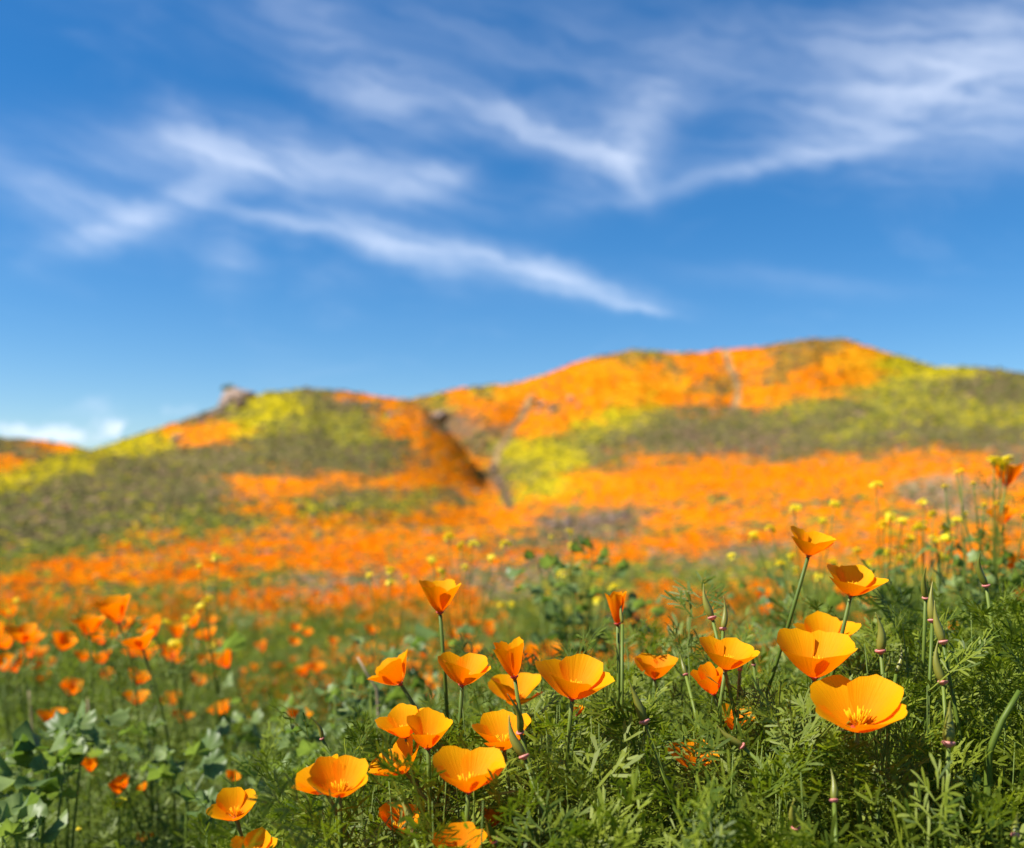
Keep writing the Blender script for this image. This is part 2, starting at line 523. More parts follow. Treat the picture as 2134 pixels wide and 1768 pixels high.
# the central gully and its side branch
bed = []
for line, cw, cd in (([(1108, 828), (1085, 870), (1060, 905), (1038, 945), (1028, 975), (1045, 1010), (1062, 1050), (1085, 1090)], 6.5, 4.2),
                     ([(885, 852), (930, 885), (975, 905), (1010, 950)], 5.5, 3.0), ([(1512, 738), (1525, 775), (1541, 815), (1530, 850)], 6.0, 2.2)):
    ps = [hit(a, b_) for a, b_ in line]
    for p, q in zip(ps[:-1], ps[1:]):
        n = max(2, min(8, int((q - p).length / (cw * 1.2))))
        for k in range(n):
            c = p.lerp(q, k / n)
            bed.append((c.x, c.y, cw, cd * 0.62))
CARVE.extend(bed)

# plant cover of the land: sample spots and the plants that grow there
COVER = '''S 30 920|O 100 925|O 20 962|S 60 945|Y 50 985|Y 150 963|Y 250 925|Y 330 900|Y 0 1003|Y -120 1030|S -150 1100|N -150 1170
S 0 1060|S 120 1012|S 250 975|S 400 940|S 500 960|S 300 1050|S 150 1080|S 450 1040|S 600 970|S 700 960|S 800 930|S 650 920|S 560 930|S 760 985|S 40 1110
O 385 905|O 430 895|S 420 865|G 470 850|Y 520 855|Y 560 840|Y 600 855|G 640 835|G 600 885|G 680 875|S 700 842|G 740 872|G 720 900|G 760 915|Y 500 880|S 640 815|S 450 840
O 790 830|O 840 838|S 770 850|O 850 880|O 900 912|O 860 905|O 940 935|O 960 965|O 920 980|S 830 960|O 880 1000|O 990 1000|O 1010 1030|R 900 872|R 960 882|R 990 902|R 935 893|G 895 840|S 1000 930|R 1020 1000
O 590 1010|O 640 1016|O 555 1012|O 740 1005|O 830 1010|S 700 1028|S 780 1022|G 880 1042|S 950 1042|O 600 1050|O 540 1062|G 660 1062|G 760 1050|G 830 1048|G 500 1085|N 400 1092|N 300 1125|N 200 1145|N 80 1155|N 0 1185|S 100 1115
O 310 1112|O 245 1155|O 100 1188|G 300 1090|O 600 1110|O 700 1100|O 800 1090|O 900 1070|O 990 1060|O 450 1145|O 350 1165|O 250 1180|O 150 1205|O 30 1225|O 560 1150|O 680 1140|O 780 1130|O 880 1120|O 1000 1110|O 1080 1100|O 640 1175|O 750 1178|O 850 1160|O 950 1160|O 1050 1160|S 1060 1135
N 100 1245|N 220 1245|N 320 1240|N 450 1228|N 560 1208|O 500 1182|O 370 1215|O 60 1280|O 200 1290|O 400 1270|O 500 1270|O 620 1262|O 740 1252|B 650 1228|B 760 1217|B 1000 1203|O 900 1215|O 820 1240|O 560 1290|N 600 1320|N 200 1360|O 900 1290|N 1100 1300
G 890 835|O 950 822|G 1000 812|W 1060 812|O 1000 850|O 1060 850|O 1040 880|O 1100 882|S 1140 850|O 1130 830|O 1200 785|W 1250 765|S 1300 742|G 1350 738|W 1300 770|O 1350 775|O 1250 800|O 1200 832|O 1180 862|W 1300 820|S 1390 770|W 1400 800|O 1450 762|O 1480 782|O 1430 832|S 1505 800|O 1560 742|S 1620 732|S 1690 730|S 1650 760|S 1600 790|O 1560 802|O 1700 772|W 1750 747|W 1800 752|Y 1850 760|Y 1900 768|O 1650 810|W 1600 827|O 1720 795|W 1800 778|Y 1880 780|Y 1950 776|O 1560 838
G 1060 970|Y 1105 932|G 1120 985|Y 1180 958|Y 1150 1008|Y 1090 1022|G 1220 922|Y 1250 892|S 1300 905|Y 1330 868|S 1400 885|S 1280 945|S 1450 872|S 1500 905|R 1450 915|S 1550 875|S 1400 932|R 1580 922|G 1700 850|G 1800 832|G 1900 802|G 1920 830|S 2000 800|S 2080 820|G 2120 862|G 2000 860|G 1850 880|G 1750 900|S 1700 885|S 1800 932|S 1900 905|S 2000 922|S 2100 905|Y 1870 787|R 2134 960|S 1660 932|S 2300 880|G 2500 900|G 1640 860|S 1760 860
O 1250 1000|O 1350 980|O 1450 978|O 1550 990|O 1650 980|O 1750 970|O 1850 968|O 1950 958|O 2050 970|O 1330 960|O 1200 1040|O 1300 1040|O 1450 1050|O 1600 1050|O 1800 1040|B 2000 1040|B 1955 1037|O 2100 1060|O 1130 1060|R 1180 1098|R 1225 1090|R 1295 1085|R 1150 1080|R 1250 1108|O 1350 1110|O 1450 1100|O 1550 1110|O 1650 1100|S 1270 962|O 2300 1000|O 2500 1100|S 2450 980
O 1250 1150|O 1350 1150|O 1450 1140|B 1550 1150|B 1490 1162|N 1600 1180|N 1450 1192|N 1350 1185|B 1400 1172|N 1550 1212|O 1550 1240|N 1480 1232|O 1700 1160|O 1900 1150|O 1500 1270|N 1650 1220|N 1300 1205|O 1400 1255|N 1200 1230|B 1100 1192|O 2000 1110|O 1900 1080|N 1900 1230|N 2200 1250|O 1800 1110'''
SPOTS = []
for tok in COVER.replace('\n', '|').split('|'):
    k, a, b_ = tok.split()
    if k == 'S' and 1090 < float(a) < 1730 and float(b_) < 848:
        k = 'T'         # thin scrub mixed with bloom on the back hill
    SPOTS.append((k, float(a), float(b_)))
LINES = [('D', [(1512, 735), (1525, 775), (1541, 815), (1530, 850)], 6), ('D', [(1108, 828), (1085, 870), (1060, 905), (1038, 945), (1028, 975)], 7),
         ('R', [(1028, 975), (1045, 1010), (1062, 1052)], 11)]
KINDS = 'OYGSNDRWBT'
kcol = dict(O=(0.70, 0.195, 0.004), Y=(0.42, 0.34, 0.012), G=(0.21, 0.19, 0.03), S=(0.13, 0.11, 0.045), N=(0.12, 0.16, 0.025), D=(0.34, 0.24, 0.11),
            R=(0.15, 0.10, 0.06), W=(0.62, 0.25, 0.008), B=(0.30, 0.24, 0.15), T=(0.26, 0.15, 0.025))


def bearings(x, y, z):
    """bearing and elevation of a spot on the land as seen from where one stands, in the same units as the spots above"""
    yy = np.maximum(y, 1e-3)
    return U0 + FPX * np.clip(x / yy, -2, 2), VH - (z - CZ) / yy * FPX


def cover_kind(x, y, z, ju=0.0, jv=0.0):
    u, v = bearings(x, y, z)
    r = np.sqrt(x * x + y * y)
    sc_ = 1.0 / np.maximum(r * 0.05, 0.05)
    nu = fbm(u / 60, v / 18, 5, 31) * 120
    nv = fbm(u / 55 + 9, v / 14 + 4, 5, 32) * 40
    uu, vv = u + nu + ju, v + nv + jv
    best = np.full(u.shape, 1e12)
    kind = np.zeros(u.shape, int)
    for (k, a, b_) in SPOTS:
        d = (uu - a) ** 2 + ((vv - b_) * 2.3) ** 2
        s = d < best
        best[s] = d[s]
        kind[s] = KINDS.index(k)
    for (k, pts, wd) in LINES:
        for (a, b_), (c, d_) in zip(pts[:-1], pts[1:]):
            L2 = (c - a) ** 2 + (d_ - b_) ** 2
            t = np.clip(((u - a) * (c - a) + (v - b_) * (d_ - b_)) / L2, 0, 1)
            d = np.hypot(u + nu * 0.1 - a - t * (c - a), v - b_ - t * (d_ - b_))
            kind[d < wd] = KINDS.index(k)
    st = fbm(u / 75 + 3, v / 8.5, 3, 91)
    lowo = (kind == 0) & (v > 1035)
    kind = np.where(lowo & (st > 0.20), KINDS.index('G'), kind)
    kind = np.where(lowo & (st < -0.23), KINDS.index('S'), kind)
    kind = np.where((r < 4.5) | (y < 0.5), KINDS.index('N'), kind)
    return kind


# the ground: one sheet from underfoot to beyond the hills
ang = np.concatenate([np.linspace(-180, -36, 48, endpoint=False), np.linspace(-36, 36, 520, endpoint=False), np.linspace(36, 180, 48, endpoint=False)])
rad = np.concatenate([np.exp(np.linspace(math.log(0.12), math.log(40), 90, endpoint=False)), np.exp(np.linspace(math.log(40), math.log(800), 210, endpoint=False)), [850, 1000, 1300, 1800]])
A_, Rr = np.meshgrid(np.radians(ang), rad, indexing='ij')
GX, GY = Rr * np.sin(A_), Rr * np.cos(A_)
GZ = height(GX, GY)
GK = cover_kind(GX.ravel(), GY.ravel(), GZ.ravel()).reshape(GX.shape)
na, nr = GX.shape
V = np.stack([GX, GY, GZ], -1).reshape(-1, 3)
ii = (np.arange(na)[:, None] * nr + np.arange(nr - 1)[None]).ravel()
jj = (((np.arange(na) + 1) % na)[:, None] * nr + np.arange(nr - 1)[None]).ravel()
T = np.concatenate([np.stack([ii, jj + 1, jj], -1), np.stack([ii, ii + 1, jj + 1], -1)])
cen = len(V)
V = np.concatenate([V, [[0, 0, float(height(0.0, 0.01))]]])
a0 = np.arange(na) * nr
T = np.concatenate([T, np.stack([np.full(na, cen), a0, np.roll(a0, -1)], -1)])
gm = trimesh('ground', V, T, True)
palette = np.array([kcol[k] for k in KINDS])
gc = palette[GK.ravel()] * 0.4
for _ in range(3):
    gc += palette[cover_kind(GX.ravel(), GY.ravel(), GZ.ravel(), rng.normal(0, 26, GX.size), rng.normal(0, 9, GX.size))] * 0.2
gc = gc * (1 + 0.35 * fbm(GX.ravel() / 3, GY.ravel() / 3, 3, 8)[:, None])
gc = np.concatenate([gc, [[0.1, 0.12, 0.03]]])
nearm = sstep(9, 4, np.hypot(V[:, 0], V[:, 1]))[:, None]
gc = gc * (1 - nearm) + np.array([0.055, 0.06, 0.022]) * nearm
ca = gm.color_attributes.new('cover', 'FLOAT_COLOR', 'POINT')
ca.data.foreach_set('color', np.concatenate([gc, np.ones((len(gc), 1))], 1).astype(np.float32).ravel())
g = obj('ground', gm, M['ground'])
g['kind'], g['label'], g['category'] = 'structure', 'wildflower hills and meadow ground rising to a rounded ridge', 'hillside'


# ------------------------------------------------------------------ hillside plants (far too many to count)
def dome(sides=5):
    v, t_ = [], []
    for k in range(sides):
        a = 2 * math.pi * k / sides
        v.append((math.cos(a), math.sin(a), -0.15))
    for k in range(sides):
        a = 2 * math.pi * (k + 0.5) / sides
        v.append((0.72 * math.cos(a), 0.72 * math.sin(a), 0.5))
    v.append((0, 0, 0.85))
    for k in range(sides):
        n = (k + 1) % sides
        t_ += [(k, n, sides + k), (n, sides + n, sides + k), (sides + k, sides + n, 2 * sides)]
    return np.array(v, float), np.array(t_)


N_CL = 104000
# pick places on the land in proportion to how much of the view they fill, with a share spread evenly so nothing is bare from elsewhere
fa_ = V[T[:, 1]] - V[T[:, 0]]
fb_ = V[T[:, 2]] - V[T[:, 0]]
cr = np.cross(fa_, fb_) * 0.5
ctr = V[T].mean(1)
dist = np.linalg.norm(ctr, axis=1)
vis = np.abs((cr * (ctr - np.array([0, 0, CZ]))).sum(1)) / dist ** 3
wgt = (vis + 0.15 * np.linalg.norm(cr, axis=1) / dist ** 2) * ((dist > 5) & (dist < 780) & (np.abs(np.arctan2(ctr[:, 0], ctr[:, 1])) < R(36)))
pk = rng.choice(len(T), N_CL, p=wgt / wgt.sum())
b1, b2 = rng.random(N_CL), rng.random(N_CL)
sw = b1 + b2 > 1
b1[sw], b2[sw] = 1 - b1[sw], 1 - b2[sw]
tv = V[T[pk]]
PX = tv[:, 0] + (tv[:, 1] - tv[:, 0]) * b1[:, None] + (tv[:, 2] - tv[:, 0]) * b2[:, None]
KC = cover_kind(PX[:, 0], PX[:, 1], PX[:, 2], rng.normal(0, 26, N_CL), rng.normal(0, 9, N_CL))
MIXES = dict(O='PPPPPPPPPPPPPWWWGGSB', Y='MMMMMMGGGS', G='MMMGGGGSSSB', S='SSSSSSGGGBBBM', N='GGGGGGGGSMP', D='BB', R='SSSBBBBG', W='WWWWWPPPPMG', B='BBBSSGP', T='SSSGGPWBB')
tag = np.array([rnd.choice(MIXES[KINDS[k]]) for k in KC])
high = (np.linalg.norm(PX[:, :2], axis=1) > 260) & (tag == 'P') & (rng.random(N_CL) < 0.38)
tag[high] = 'W'
rr = np.linalg.norm(PX[:, :2], axis=1)
size = (rr * rng.uniform(0.0012, 0.0040, N_CL) + 0.010) * np.where(rr > 60, 0.72, 1.0)
dm = dome(4)
for code, nm, mt, lab, cat, flat in (
        ('P', 'hillside_poppy_carpet', 'hill_poppy', 'orange carpets of poppies spread over the hillsides', 'poppy carpet', 0.45),
        ('W', 'hillside_goldfields', 'hill_gold', 'golden yellow-orange bloom mixed over the upper hill', 'wildflower carpet', 0.45),
        ('M', 'hillside_mustard_bloom', 'hill_mustard', 'yellow flowering drifts along the hill ridges and spurs', 'wildflower carpet', 0.6),
        ('G', 'hillside_green_cover', 'hill_green', 'fresh green low growth between the bloom on the hills', 'ground cover', 0.7),
        ('S', 'hillside_scrub', 'hill_scrub', 'grey-green and brown scrub over the hill slopes', 'scrub', 0.9),
        ('B', 'hillside_dead_brush', 'hill_brown', 'brown dead brush and bare patches on the slopes', 'brush', 0.7)):
    s = (tag == code) | ((tag == 's') & (code == 'S'))
    n = int(s.sum())
    S3 = np.stack([size[s] * rng.uniform(0.8, 1.6, n), size[s] * rng.uniform(0.8, 1.6, n), size[s] * flat * rng.uniform(0.6, 1.3, n)], -1)
    stuff(nm, [dm], PX[s], S3, rng.uniform(0, 6.28, n), rng.normal(0, 0.12, n), M[mt], lab, cat, jitter=0.16)

# ------------------------------------------------------------------ rock outcrops
def boulder_mesh(name, seed):
    import bmesh
    bm = bmesh.new()
    bmesh.ops.create_icosphere(bm, subdivisions=3, radius=1.0)
    rs = random.Random(seed)
    planes = [(Vector((rs.gauss(0, 1), rs.gauss(0, 1), rs.gauss(0, 1))).normalized(), rs.uniform(0.55, 0.85)) for _ in range(13)]
    for v in bm.verts:
        for (n, d) in planes:
            k = v.co.dot(n)
            if k > d:
                v.co -= n * (k - d) * 0.92
        v.co *= 1 + rs.uniform(-0.02, 0.02)
        v.co.z *= 0.85
    me = bpy.data.meshes.new(name)
    bm.to_mesh(me)
    bm.free()
    me.materials.append(M['rock'])
    return me


BOULD = [boulder_mesh('boulder', 40 + i) for i in range(5)]


def outcrop(label, spots, group=None):
    base = hit(*spots[0][:2])
    t = thing('rock_outcrop', label, 'rock', base, group)
    for (u, v, w_) in spots:
        p = hit(u, v)
        if (p - base).length > 60:
            p = base + Vector((rnd.uniform(-3, 3), rnd.uniform(-2, 2), 0))
        s = w_ / FPX * p.y * 0.5
        o = obj('boulder', rnd.choice(BOULD), None, t)
        o.location = p - base + Vector((0, 0, s * 0.35))
        o.scale = (s * rnd.uniform(.9, 1.2), s * rnd.uniform(.8, 1.1), s * rnd.uniform(.75, 1.15))
        o.rotation_euler = (rnd.uniform(-.4, .4), rnd.uniform(-.4, .4), rnd.uniform(0, 6.3))
    return t


outcrop('pinkish rock outcrop standing on the crest of the yellow-green hill', [(488, 838, 52), (508, 834, 40), (470, 850, 34), (524, 830, 26), (458, 864, 26), (500, 852, 36), (440, 870, 22), (480, 828, 40), (418, 882, 18)])
outcrop('pale rocks in the small orange patch below the hill crest', [(372, 920, 26), (360, 925, 16), (388, 926, 14), (425, 880, 16), (410, 872, 14)])
outcrop('dark brown crags above the orange slope beside the gully', [(905, 872, 26), (930, 885, 22), (955, 880, 28), (975, 895, 26), (995, 905, 24), (920, 862, 18), (1005, 892, 20), (945, 900, 18)])
outcrop('small brown crags on the crest where the green hill turns orange', [(740, 842, 16), (765, 850, 18), (790, 856, 15), (720, 838, 14), (815, 868, 16), (835, 862, 12)])
outcrop('reddish crags low on the orange back hill', [(1130, 848, 22), (1150, 858, 18), (1190, 838, 20), (1205, 850, 16), (1120, 862, 14)])
outcrop('grey-brown rocks at the mouth of the gully between the orange slopes', [(1155, 1102, 34), (1185, 1098, 30), (1215, 1105, 28), (1245, 1096, 32), (1275, 1090, 30), (1300, 1084, 24), (1140, 1092, 20), (1230, 1112, 24)])
outcrop('dark stones lining the narrow gully below the path', [(1030, 985, 14), (1042, 1005, 16), (1052, 1025, 16), (1062, 1044, 14), (1036, 1020, 12)])
p = hit(478, 836) + Vector((0, 0, 1.6))
t = thing('shrub', 'dark shrub growing on top of the crest outcrop', 'shrub', p)
dV, dT = [], []
s0 = 15 / FPX * p.y
lp = rng.normal(0, 0.42, (90, 3)) * np.array([1, 1, .7]) + np.array([0, 0, 0.75])
V_, T_ = scatter([dome(5)], lp * s0, rng.uniform(.12, .26, 90) * s0, rng.uniform(0, 6, 90), rng.uniform(-1, 1, 90), None, 0.2)
obj('crown', trimesh('crown', V_, T_), M['hill_green'], t)
obj('trunk', pymesh('trunk', [(-.1 * s0, -.1 * s0, -.4 * s0), (.1 * s0, -.1 * s0, -.4 * s0), (0, .12 * s0, -.4 * s0), (0, 0, .8 * s0)], [(0, 1, 3), (1, 2, 3), (2, 0, 3)]), M['hill_brown'], t)


# ------------------------------------------------------------------ leaf shapes
def leaf_template(seed, pairs=3, lobes=5, fine=True):
    """finely cut poppy leaf, 1 unit long, growing along +Y"""
    rs = random.Random(seed)
    Vv, Tt = [], []

    def strip(p, d, L, wd, z0, zs, n=2, tip=0.0):
        nx, ny = -d[1], d[0]
        base = len(Vv)
        st = [(0.0, 0.45), (0.55, 1.0), (0.85, 0.8)] if n > 1 else [(0.0, 0.6), (0.7, 1.0)]
        bend = rs.uniform(-0.25, 0.25) * L
        for (q, ww) in st:
            cx, cy_ = p[0] + d[0] * L * q + nx * bend * q * q, p[1] + d[1] * L * q + ny * bend * q * q
            z = z0 + zs * q
            h = wd * 0.5 * ww
            Vv.append((cx + nx * h, cy_ + ny * h, z + h * 0.5))
            Vv.append((cx - nx * h, cy_ - ny * h, z + h * 0.3))
        Vv.append((p[0] + d[0] * L + nx * bend, p[1] + d[1] * L + ny * bend, z0 + zs))
        for k in range(len(st) - 1):
            a = base + 2 * k
            Tt.extend([(a, a + 1, a + 3), (a, a + 3, a + 2)])
        a = base + 2 * (len(st) - 1)
        Tt.append((a, a + 1, a + 2))
        return (p[0] + d[0] * L, p[1] + d[1] * L)

    def arc(y):
        return -0.28 * max(0.0, y - 0.2) ** 2

    def dirv(a):
        return (math.sin(a), math.cos(a))

    strip((0, 0), (0, 1), 0.95, 0.032, 0.0, arc(0.95), 2)
    levels = [0.40 + 0.17 * k for k in range(pairs)]
    for li, y in enumerate(levels + [0.86]):
        sides = (-1, 1) if li < pairs else (0,)
        for s in sides:
            a = s * rs.uniform(0.75, 1.05) if s else rs.uniform(-.15, .15)
            L = (0.36 - 0.06 * li) * rs.uniform(0.85, 1.15) if s else 0.2
            z0 = arc(y)
            zs = rs.uniform(-0.06, 0.12)
            d = dirv(a)
            if fine:
                strip((0, y), d, L * 0.8, 0.024, z0, zs * 0.8, 2)
            nl = lobes if s else max(3, lobes - 1)
            for k in range(nl):
                q = 0.35 + 0.65 * (k // 2 + 0.3) / ((nl + 1) // 2) if k < nl - 1 else 0.78
                side = 0 if k == nl - 1 else (1 if k % 2 else -1)
                aa = a + side * rs.uniform(0.45, 0.8) + rs.uniform(-.12, .12)
                pb = (d[0] * L * q, y + d[1] * L * q)
                strip(pb, dirv(aa), rs.uniform(0.13, 0.25), rs.uniform(0.022, 0.038) * (1.0 if fine else 1.25), z0 + zs * q, rs.uniform(-0.07, 0.07), 2 if fine else 1)
    return np.array(Vv, float), np.array(Tt)


LEAF_FINE = [leaf_template(100 + i, rnd.choice((3, 3, 4)), rnd.choice((4, 5, 6)), True) for i in range(9)]
LEAF_LOD = [leaf_template(200 + i, 2, 3, False) for i in range(5)]
LEAF_MESH = []
for (v_, t_) in LEAF_FINE:
    me = trimesh('leaf', v_, t_)
    me.materials.append(M['leaf'])
    LEAF_MESH.append(me)


def round_leaf(seed, lobes=5, depth=0.28, nring=20):
    """broad lobed leaf on a stalk, 1 unit long, growing along +Y"""
    rs = random.Random(seed)
    v, t_ = [(0, 0, 0.0), (0.03, 0, 0), (0.02, 0.38, 0.06), (-0.02, 0.38, 0.06)], [(0, 1, 2), (0, 2, 3)]
    c = len(v)
    v.append((0, 0.45, 0.04))
    for k in range(nring):
        a = 2 * math.pi * k / nring
        rr_ = 0.33 * (1 + depth * 0.5 * math.cos(lobes * (a)) + rs.uniform(-.07, .07)) * (1.0 - 0.45 * max(0, math.cos(a - math.pi)) ** 6)
        x, y = rr_ * math.sin(a), 0.64 + rr_ * math.cos(a) * 1.05
        v.append((x, y, 0.04 + 0.10 * math.cos(2 * a + rs.uniform(-.2, .2)) + 0.05 * math.cos(lobes * a)))
    for k in range(nring):
        t_.append((c, c + 1 + (k + 1) % nring, c + 1 + k))
    return np.array(v, float), np.array(t_)


ROUND = [round_leaf(300 + i, rnd.choice((5, 6, 7)), rnd.uniform(.06, .24)) for i in range(6)]
ROUND_MESH = []
for (v_, t_) in ROUND:
    me = trimesh('leaf', v_, t_, True)
    me.materials.append(M['broad'])
    ROUND_MESH.append(me)


def blade(seed):
    rs = random.Random(seed)
    b_ = rs.uniform(0.1, 0.45)
    v, t_ = [], []
    for k in range(4):
        q = k / 4
        wd = 0.016 * (1 - 0.7 * q)
        v += [(-wd, b_ * q * q, q), (wd, b_ * q * q, q)]
    v.append((0, b_ * 1.1, 0.97))
    for k in range(3):
        a = 2 * k
        t_ += [(a, a + 1, a + 3), (a, a + 3, a + 2)]
    t_.append((6, 7, 8))
    return np.array(v, float), np.array(t_)


BLADES = [blade(i) for i in range(5)]


# ------------------------------------------------------------------ meadow behind the sharp plants
def fan(n, y0, y1, power=1.0, uw=(-150, 2284)):
    q = rng.random(n)
    Y = y0 * (y1 / y0) ** (q ** power)
    u = rng.uniform(uw[0], uw[1], n)
    X = (u - U0) / FPX * Y
    return X, Y, u


def meadow_top(u, Y):
    """height of the plant tops in the meadow"""
    return 0.0


nm = 150
mX, mY, mu = fan(nm, 1.25, 6.0, 0.9)
mr = rng.uniform(0.06, 0.15, nm) * (0.7 + 0.22 * mY)
mh = rng.uniform(0.12, 0.30, nm) * np.where(mu < 560, 0.8, 1.05) * np.clip(1.3 - 0.13 * mY, .55, 1.1)
mi = rng.choice(nm, 8200, p=(mr ** 0.5) / (mr ** 0.5).sum())
ta, te = rng.uniform(0, 6.28, len(mi)), np.arccos(rng.random(len(mi)) ** 0.8)
q = rng.uniform(0.75, 1.08, len(mi))
X, Y = mX[mi] + mr[mi] * np.sin(te) * np.cos(ta) * q, mY[mi] + mr[mi] * np.sin(te) * np.sin(ta) * q
Z = height(X, Y) + mh[mi] * (0.12 + 0.9 * np.cos(te) * q)
stuff('meadow_herb_mounds', LEAF_LOD, np.stack([X, Y, Z], -1), rng.uniform(0.035, 0.075, len(X)) * (0.8 + 0.15 * Y), ta - math.pi / 2 + rng.normal(0, .5, len(X)), 1.3 - te + rng.normal(0, .3, len(X)),
      M['under'], 'rounded mounds of green herbs across the meadow behind the sharp poppies', 'herbs', rng.uniform(-.5, .5, len(X)))
X, Y, u_ = fan(4600, 0.98, 3.4)
zt = np.where(u_ < 650, 0.25, 0.30) * rng.uniform(0.35, 1.15, len(X)) * (1 + 0.5 * fbm(X * 2.2, Y * 1.6, 3, 77))
Z = height(X, Y) + zt * np.clip(1.25 - 0.12 * Y, 0.6, 1.2)
stuff('meadow_foliage', LEAF_LOD, np.stack([X, Y, Z], -1), rng.uniform(0.05, 0.10, len(X)), rng.uniform(0, 6.28, len(X)), rng.uniform(-0.2, 1.2, len(X)),
      M['under'], 'dense feathery green foliage filling the meadow behind the sharp poppies', 'foliage', rng.uniform(-.5, .5, len(X)))
X, Y, u_ = fan(3400, 0.84, 1.5, 1.0, (-200, 760))
Z = height(X, Y) + 0.30 * rng.random(len(X)) ** 0.7 * (1 + 0.7 * fbm(X * 5, Y * 5, 3, 79))
stuff('shady_meadow_foliage', LEAF_LOD, np.stack([X, Y, Z], -1), rng.uniform(0.035, 0.075, len(X)), rng.uniform(0, 6.28, len(X)), rng.uniform(-0.3, 1.2, len(X)),
      M['under'], 'dark tangled herbs at the foot of the sharp poppy clump', 'foliage', rng.uniform(-.6, .6, len(X)))
X, Y, u_ = fan(3600, 2.8, 6.5)
Z = height(X, Y) + 0.20 * rng.uniform(0.1, 1.1, len(X)) * (1 + 0.9 * fbm(X * 1.1, Y * 0.8, 3, 78)) * np.clip(1.3 - Y * 0.08, 0.35, 1)
stuff('far_meadow_foliage', LEAF_LOD, np.stack([X, Y, Z], -1), rng.uniform(0.07, 0.13, len(X)) * (0.6 + 0.12 * Y), rng.uniform(0, 6.28, len(X)), rng.uniform(-0.2, 1.2, len(X)),
      M['under'], 'green herb cover of the meadow running out towards the orange slopes', 'foliage', rng.uniform(-.5, .5, len(X)))
X, Y, u_ = fan(4200, 1.0, 3.2)
Z = height(X, Y) + rng.uniform(0.02, 0.24, len(X))
stuff('meadow_weed_leaves', ROUND, np.stack([X, Y, Z], -1), rng.uniform(0.018, 0.042, len(X)), rng.uniform(0, 6.28, len(X)), rng.uniform(-0.3, 1.0, len(X)),
      M['broad'], 'small rounded weed leaves mixed through the meadow', 'weeds', rng.uniform(-.6, .6, len(X)))
X, Y, u_ = fan(15000, 1.0, 6.5, 0.9)
keep = rng.random(len(X)) < np.where(u_ < 520, 0.75, 0.30)
X, Y = X[keep], Y[keep]
Z = height(X, Y) - 0.01
hgt = rng.uniform(0.16, 0.36, len(X))
stuff('meadow_grass', BLADES, np.stack([X, Y, Z], -1), np.stack([np.full(len(X), 0.14), hgt, hgt], -1) * 1.0, rng.uniform(0, 6.28, len(X)), rng.normal(0, 0.14, len(X)),
      M['grass'], 'yellow-green grass blades standing through the meadow', 'grass')


def cup_template():
    v, t_ = [], []
    for k in range(4):
        a = k * math.pi / 2
        for (s_, hw, rr_, zz) in ((0, .3, .12, 0), (.6, .75, .6, .6), (1, .5, .95, 1.0)):
            for sg in (-1, 1):
                v.append((rr_ * math.cos(a + sg * hw), rr_ * math.sin(a + sg * hw), zz))
        b0 = k * 6
        t_ += [(b0, b0 + 1, b0 + 3), (b0, b0 + 3, b0 + 2), (b0 + 2, b0 + 3, b0 + 5), (b0 + 2, b0 + 5, b0 + 4)]
    return np.array(v, float), np.array(t_)


X, Y, u_ = fan(21000, 3.2, 24.0)
zz = height(X, Y)
kk = cover_kind(X, Y, zz)
kk2 = fbm(X / 0.9 + 5, Y / 1.6, 3, 55) + 0.02
ok = ((Y > 4.8) & (kk == KINDS.index('O')) & (kk2 > -0.10)) | ((kk2 > 0.17) & (Y < 6) & (u_ > 500))
X, Y, zz = X[ok], Y[ok], zz[ok]
stuff('far_meadow_poppies', [cup_template()], np.stack([X, Y, zz + rng.uniform(0.03, 0.20, len(X)) * np.clip(1.35 - Y * .11, .18, 1)], -1), rng.uniform(0.016, 0.026, len(X)) * (0.9 + 0.03 * Y), rng.uniform(0, 6.28, len(X)),
      rng.normal(0, 0.3, len(X)), M['hill_poppy'], 'orange poppies massed at the far side of the meadow', 'poppies', smooth=True)


# ------------------------------------------------------------------ tubes and lathes
def tube(pts, rads, sides=6):
    v, f_ = [], []
    n = len(pts)
    prev = None
    for i, p in enumerate(pts):
        d = (pts[min(i + 1, n - 1)] - pts[max(i - 1, 0)]).normalized()
        a = d.orthogonal().normalized() if prev is None else (prev - d * prev.dot(d)).normalized()
        prev = a
        b_ = d.cross(a)
        for k in range(sides):
            q = 2 * math.pi * k / sides
            v.append(p + (a * math.cos(q) + b_ * math.sin(q)) * rads[i])
    for i in range(n - 1):
        for k in range(sides):
            k2 = (k + 1) % sides
            f_.append((i * sides + k, i * sides + k2, (i + 1) * sides + k2, (i + 1) * sides + k))
    f_.append(tuple(range(sides))[::-1])
    f_.append(tuple((n - 1) * sides + k for k in range(sides)))
    return v, f_


def bez(p0, p1, p2, p3, n):
    out = []
    for i in range(n + 1):
        t = i / n
        out.append(p0 * (1 - t) ** 3 + p1 * (3 * t * (1 - t) ** 2) + p2 * (3 * t * t * (1 - t)) + p3 * t ** 3)
    return out


def lathe(prof, sides=14):
    v, f_ = [], []
    for (r_, z) in prof:
        for k in range(sides):
            q = 2 * math.pi * k / sides
            v.append((r_ * math.cos(q), r_ * math.sin(q), z))
    for i in range(len(prof) - 1):
        for k in range(sides):
            k2 = (k + 1) % sides
            f_.append((i * sides + k, i * sides + k2, (i + 1) * sides + k2, (i + 1) * sides + k))
    f_.append(tuple((len(prof) - 1) * sides + k for k in range(sides)))
    return v, f_


# shared small parts of a poppy (unit: flower length 1)
RECEPT = pymesh('receptacle', *lathe([(0.028, -0.10), (0.04, -0.075), (0.075, -0.03), (0.105, -0.005), (0.115, 0.012), (0.10, 0.02), (0.06, 0.012)]))
RECEPT.materials.append(M['redbase'])


